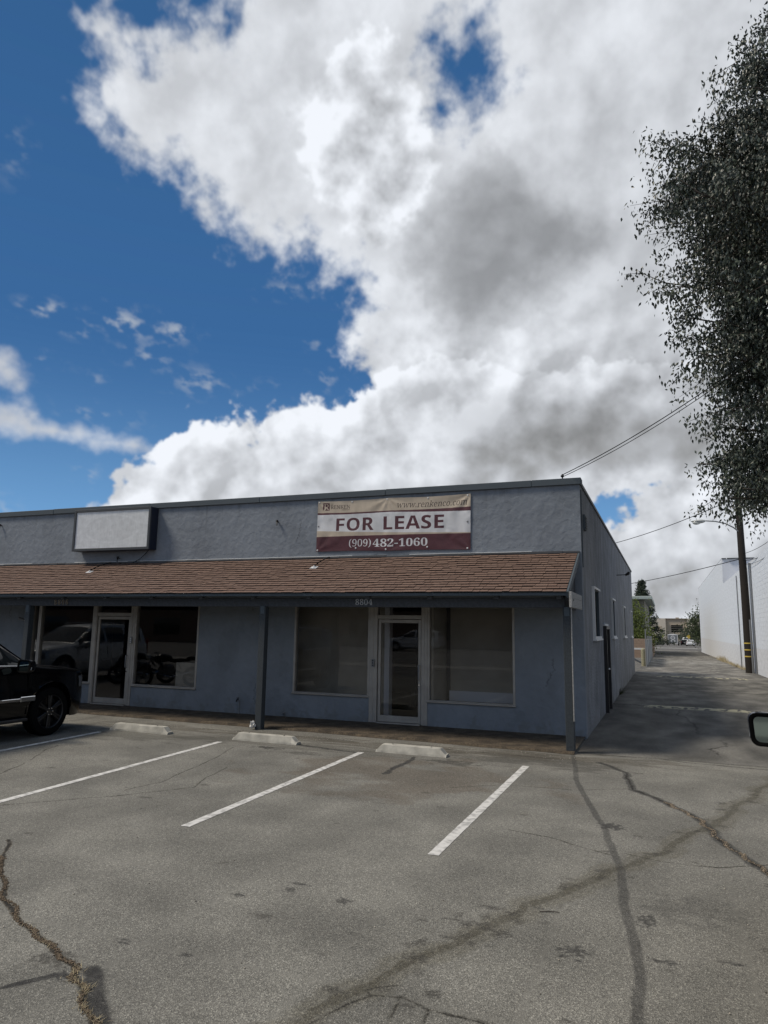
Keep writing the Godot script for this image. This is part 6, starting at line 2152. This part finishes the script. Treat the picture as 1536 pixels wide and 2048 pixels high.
# ------------------------------------------------------------------ the large eucalyptus on the right
func _eucalyptus() -> void:
	rng.seed = 4242
	var o := Vector3(7.6, 0.0, -2.0)
	var t := thing("eucalyptus_tree", "large dark eucalyptus with hanging leaves filling the right edge", "tree", o)
	var mb := MB.new()
	mb.tube([Vector3(0.4, -0.2, 0), Vector3(0.3, 2.0, 0), Vector3(0, 4.5, 0.1), Vector3(-0.2, 8.0, 0), Vector3(0.1, 12.0, -0.1), Vector3(0.2, 16.2, 0)], [0.42, 0.34, 0.28, 0.2, 0.12, 0.03], 14)
	part("trunk", mb, M.bark, t)
	# limbs: rise from the trunk, then arch out
	var tips := []      # [place, direction, vigour]
	var limbs := MB.new()
	var ends := []
	# crown outline on the alley side, worked from the photograph's tree: height against reach
	var reach := [[3.6, 3.6], [4.4, 5.0], [5.5, 5.85], [7.0, 6.2], [7.8, 6.35], [8.7, 6.0], [9.6, 6.6], [10.6, 6.9], [11.7, 6.7], [13.0, 5.0], [14.0, 4.1], [15.5, 3.3], [16.8, 2.0], [17.6, 1.2]]
	var nlimb := 165
	for i in nlimb:
		var y := lerpf(3.9, 17.2, (i + rng.randf()) / nlimb)
		var a := i * 2.399963 + rng.randf() * 0.5
		if i % 4 != 1: a = PI - 0.25 + rng.randfn(0.0, 0.62)      # the crown leans over the alley
		var r := lut(reach, y) * (rng.randf_range(0.62, 1.0) if i % 4 != 1 else rng.randf_range(0.5, 0.9))
		var y0 := clampf(y - r * rng.randf_range(0.65, 1.1), 2.9, 15.8)
		var p0 := Vector3(0, y0, 0)
		var p3 := Vector3(cos(a) * r, y, sin(a) * r * 0.85)
		var p1 := p0 + Vector3(cos(a) * r * 0.33, (y - y0) * 0.55, sin(a) * r * 0.3)
		var p2 := p0 + Vector3(cos(a) * r * 0.68, (y - y0) * 0.9, sin(a) * r * 0.6)
		limbs.tube([p0, p1, p2, p3], [0.075, 0.05, 0.03, 0.012], 6)
		ends.append([p1, p2, p3, a, r])
	part("limb", limbs, M.bark, t).set_meta("kind", "stuff")
	# twigs and leaves
	var tw := MB.new()
	var xf := []; var cols := PackedColorArray()
	for e in ends:
		var n := int(12 + e[4] * 2.2)
		for k in n:
			var u := pow(rng.randf(), 0.62)
			var base: Vector3 = (e[1] as Vector3).lerp(e[2], (u - 0.5) * 2.0) if u > 0.5 else (e[0] as Vector3).lerp(e[1], u * 2.0)
			var outw := Vector3(cos(e[3]), 0, sin(e[3]))
			var d := (outw * rng.randf_range(0.1, 0.9) + Vector3(rng.randfn(0, 0.65), rng.randfn(0.35, 0.5), rng.randfn(0, 0.65))).normalized()
			var l := rng.randf_range(0.55, 1.35)
			var mid := base + d * l * 0.55
			var droop := rng.randf_range(0.05, 0.5)
			var tip := base + d * l + Vector3(0, -droop * l, 0)
			var lim := lut(reach, tip.y) * 1.02
			var hr := Vector2(tip.x, tip.z / 0.85).length()
			if hr > lim and rng.randf() < 0.72: continue
			if tip.y < 4.15: continue
			tw.tube([base, mid, tip], [0.013, 0.009, 0.003], 3, false)
			var tone := rng.randf_range(0.6, 1.25)
			var nl := int(rng.randf_range(46, 104))
			for j in nl:
				var s := pow(rng.randf(), 0.7)
				var p := base.lerp(mid, s * 2.0) if s < 0.5 else mid.lerp(tip, s * 2.0 - 1.0)
				p += Vector3(rng.randfn(0, 0.13), rng.randfn(-0.04, 0.12), rng.randfn(0, 0.13))
				# leaves hang: tip down, turned any way round, some flicked up
				var b := Basis(Vector3.UP, rng.randf() * TAU) * Basis(Vector3.RIGHT, rng.randfn(0.0, 0.75)) * Basis(Vector3.UP, rng.randf() * TAU)
				xf.append(Transform3D(b.scaled(Vector3.ONE * rng.randf_range(0.7, 1.35)), p))
				var v := tone * rng.randf_range(0.7, 1.35)
				cols.append(Color(0.062 * v, 0.078 * v, 0.056 * v * rng.randf_range(0.85, 1.2)))
	part("twigs", tw, M.twig, t).set_meta("kind", "stuff")
	var lm := mat("leaf_eucalyptus", lin(1, 1, 1), 0.45)
	lm.vertex_color_use_as_albedo = true
	lm.backlight_enabled = true
	lm.backlight = Color(0.10, 0.12, 0.06)
	crown(t, "crown", leaf_mesh(0.095, 0.046), lm, xf, cols)
	print("eucalyptus leaves ", xf.size())

# ------------------------------------------------------------------ small things on the ground
func _small_things() -> void:
	rng.seed = 77
	# grit and dry grass caught in the cracks
	var bits := MB.new()
	bits.ball(Vector3.ZERO, Vector3(0.006, 0.004, 0.005), 3, 5)
	var bm := bits.mesh()
	var xf := []; var cols := PackedColorArray()
	var cl := [[-3.9, 8.95], [-3.6, 9.21], [-3.04, 9.65], [-2.47, 9.96], [-2.19, 10.07], [-1.84, 10.24], [-1.56, 10.45], [-1.1, 10.8]]
	for i in 2600:
		var u := rng.randf() * (cl.size() - 1); var k := int(u)
		var p := Vector2(cl[k][0], cl[k][1]).lerp(Vector2(cl[k + 1][0], cl[k + 1][1]), u - k)
		p += Vector2(rng.randfn(0, 0.009), rng.randfn(0, 0.009)) + Vector2(sin(u * 9.0), cos(u * 7.0)) * 0.02
		xf.append(Transform3D(rot_random().scaled(Vector3.ONE * rng.randf_range(0.4, 1.2)), Vector3(p.x, 0.003, p.y)))
		var v := rng.randf_range(0.4, 1.5)
		cols.append(Color(0.13 * v, 0.098 * v, 0.065 * v))
	var tb := [[1.31, 4.51], [1.65, 5.18], [1.83, 6.05], [2.1, 6.74], [2.3, 7.4]]
	for i in 1300:
		var u := rng.randf() * (tb.size() - 1); var k := int(u)
		var p := Vector2(tb[k][0], tb[k][1]).lerp(Vector2(tb[k + 1][0], tb[k + 1][1]), u - k) + Vector2(rng.randfn(0, 0.013), rng.randfn(0, 0.013)) + Vector2(sin(u * 14.0), 0) * 0.025
		xf.append(Transform3D(rot_random().scaled(Vector3.ONE * rng.randf_range(0.4, 1.1)), Vector3(p.x, 0.003, p.y)))
		var v := rng.randf_range(0.5, 1.4)
		cols.append(Color(0.26 * v, 0.21 * v, 0.15 * v))
	for i in 700:     # loose grit along the walkway edge and over the lot
		var p := Vector2(rng.randf_range(-8, 0.2), 1.85 + absf(rng.randfn(0, 0.25))) if i < 450 else Vector2(rng.randf_range(-7, 3.5), rng.randf_range(2.5, 10.5))
		xf.append(Transform3D(rot_random().scaled(Vector3.ONE * rng.randf_range(0.4, 1.3)), Vector3(p.x, 0.004, p.y)))
		var v := rng.randf_range(0.4, 3.0)
		cols.append(Color(0.17 * v, 0.155 * v, 0.13 * v))
	var gm := mat("grit", Color.WHITE, 0.95)
	gm.vertex_color_use_as_albedo = true
	var g := crown(self, "grit", bm, gm, xf, cols)
	tag(g, "brown grit and debris caught in the cracks of the lot", "grit")
	var sm := MB.new()
	for i in 420:
		var u := 5.0 + rng.randf() * 1.99; var k := int(u)
		if i < 60: u = 2.6 + rng.randf() * 1.6; k = int(u)
		var p2 := Vector2(cl[k][0], cl[k][1]).lerp(Vector2(cl[k + 1][0], cl[k + 1][1]), u - k) + Vector2(rng.randfn(0, 0.016), rng.randfn(0, 0.016)) + Vector2(sin(u * 9.0), cos(u * 7.0)) * 0.02
		var p := Vector3(p2.x, 0.002, p2.y)
		var d := Vector3(rng.randfn(0, 0.022), rng.randf_range(0.006, 0.026), rng.randfn(0, 0.022))
		var s := Vector3(rng.randfn(0, 1), 0, rng.randfn(0, 1)).normalized() * 0.0018
		sm.tri(p - s, p + s, p + d, Vector3(0, 1, 0.3))
	var gs := part("dry_grass", sm, M.straw, self)
	gs.set_meta("kind", "stuff"); tag(gs, "flattened straw-coloured grass in the crack at the lower left", "grass")
	# paper scrap at the foot of the middle post
	var mb := MB.new()
	var gg := []
	for i in 7:
		var row := []
		for j in 9:
			var a := TAU * j / 8.0; var th := PI * i / 6.0
			var r := 0.055 * (1.0 + 0.35 * sin(j * 2.1 + i * 1.7) + 0.2 * sin(j * 4.0 - i * 3.0)) if j < 8 else 0.055 * (1.0 + 0.35 * sin(i * 1.7) + 0.2 * sin(-i * 3.0))
			row.append(Vector3(sin(th) * cos(a) * r, 0.05 + cos(th) * r * 1.1, sin(th) * sin(a) * r))
		gg.append(row)
	for i in 6:
		for j in 8:
			mb.quad(gg[i][j], gg[i][j + 1], gg[i + 1][j + 1], gg[i + 1][j], (gg[i][j] as Vector3) - Vector3(0, 0.05, 0))
	var pa := part("paper_scrap", mb, M.paper, self)
	pa.position = Vector3(-5.93, 0.04, 1.70)
	tag(pa, "crumpled white paper scrap at the foot of the middle post", "litter")
	# weed sprouting at the foot of the side wall
	var we := MB.new()
	for i in 34:
		var d := Vector3(absf(rng.randfn(0, 0.16)), rng.randf_range(0.05, 0.30), rng.randfn(0, 0.16))
		var s := Vector3(rng.randfn(0, 1), 0, rng.randfn(0, 1)).normalized() * 0.012
		we.tri(-s, s, d, Vector3(1, 0.5, 0.5))
		we.tri(d * 0.6 - s, d * 0.6 + s, d * 0.6 + Vector3(rng.randfn(0, 0.06), 0.03, rng.randfn(0, 0.06)), Vector3(1, 1, 0))
	var wd := part("weed", we, mat("weed_green", lin(0.06, 0.07, 0.03), 0.8), self)
	wd.position = Vector3(0.01, 0.0, -9.8)
	tag(wd, "small weed sprouting at the foot of the grey side wall", "weed")
	# a fallen twig and a dark rag of leaf on the asphalt
	mb = MB.new()
	mb.tube([Vector3(-0.06, 0.006, 0.02), Vector3(0.0, 0.01, 0.0), Vector3(0.07, 0.006, -0.025)], [0.003, 0.004, 0.002], 5)
	var fw := part("fallen_twig", mb, M.twig, self)
	fw.position = Vector3(0.56, 0.0, 8.33)
	tag(fw, "small dark twig lying on the asphalt between the tar line and the dark stain", "twig")
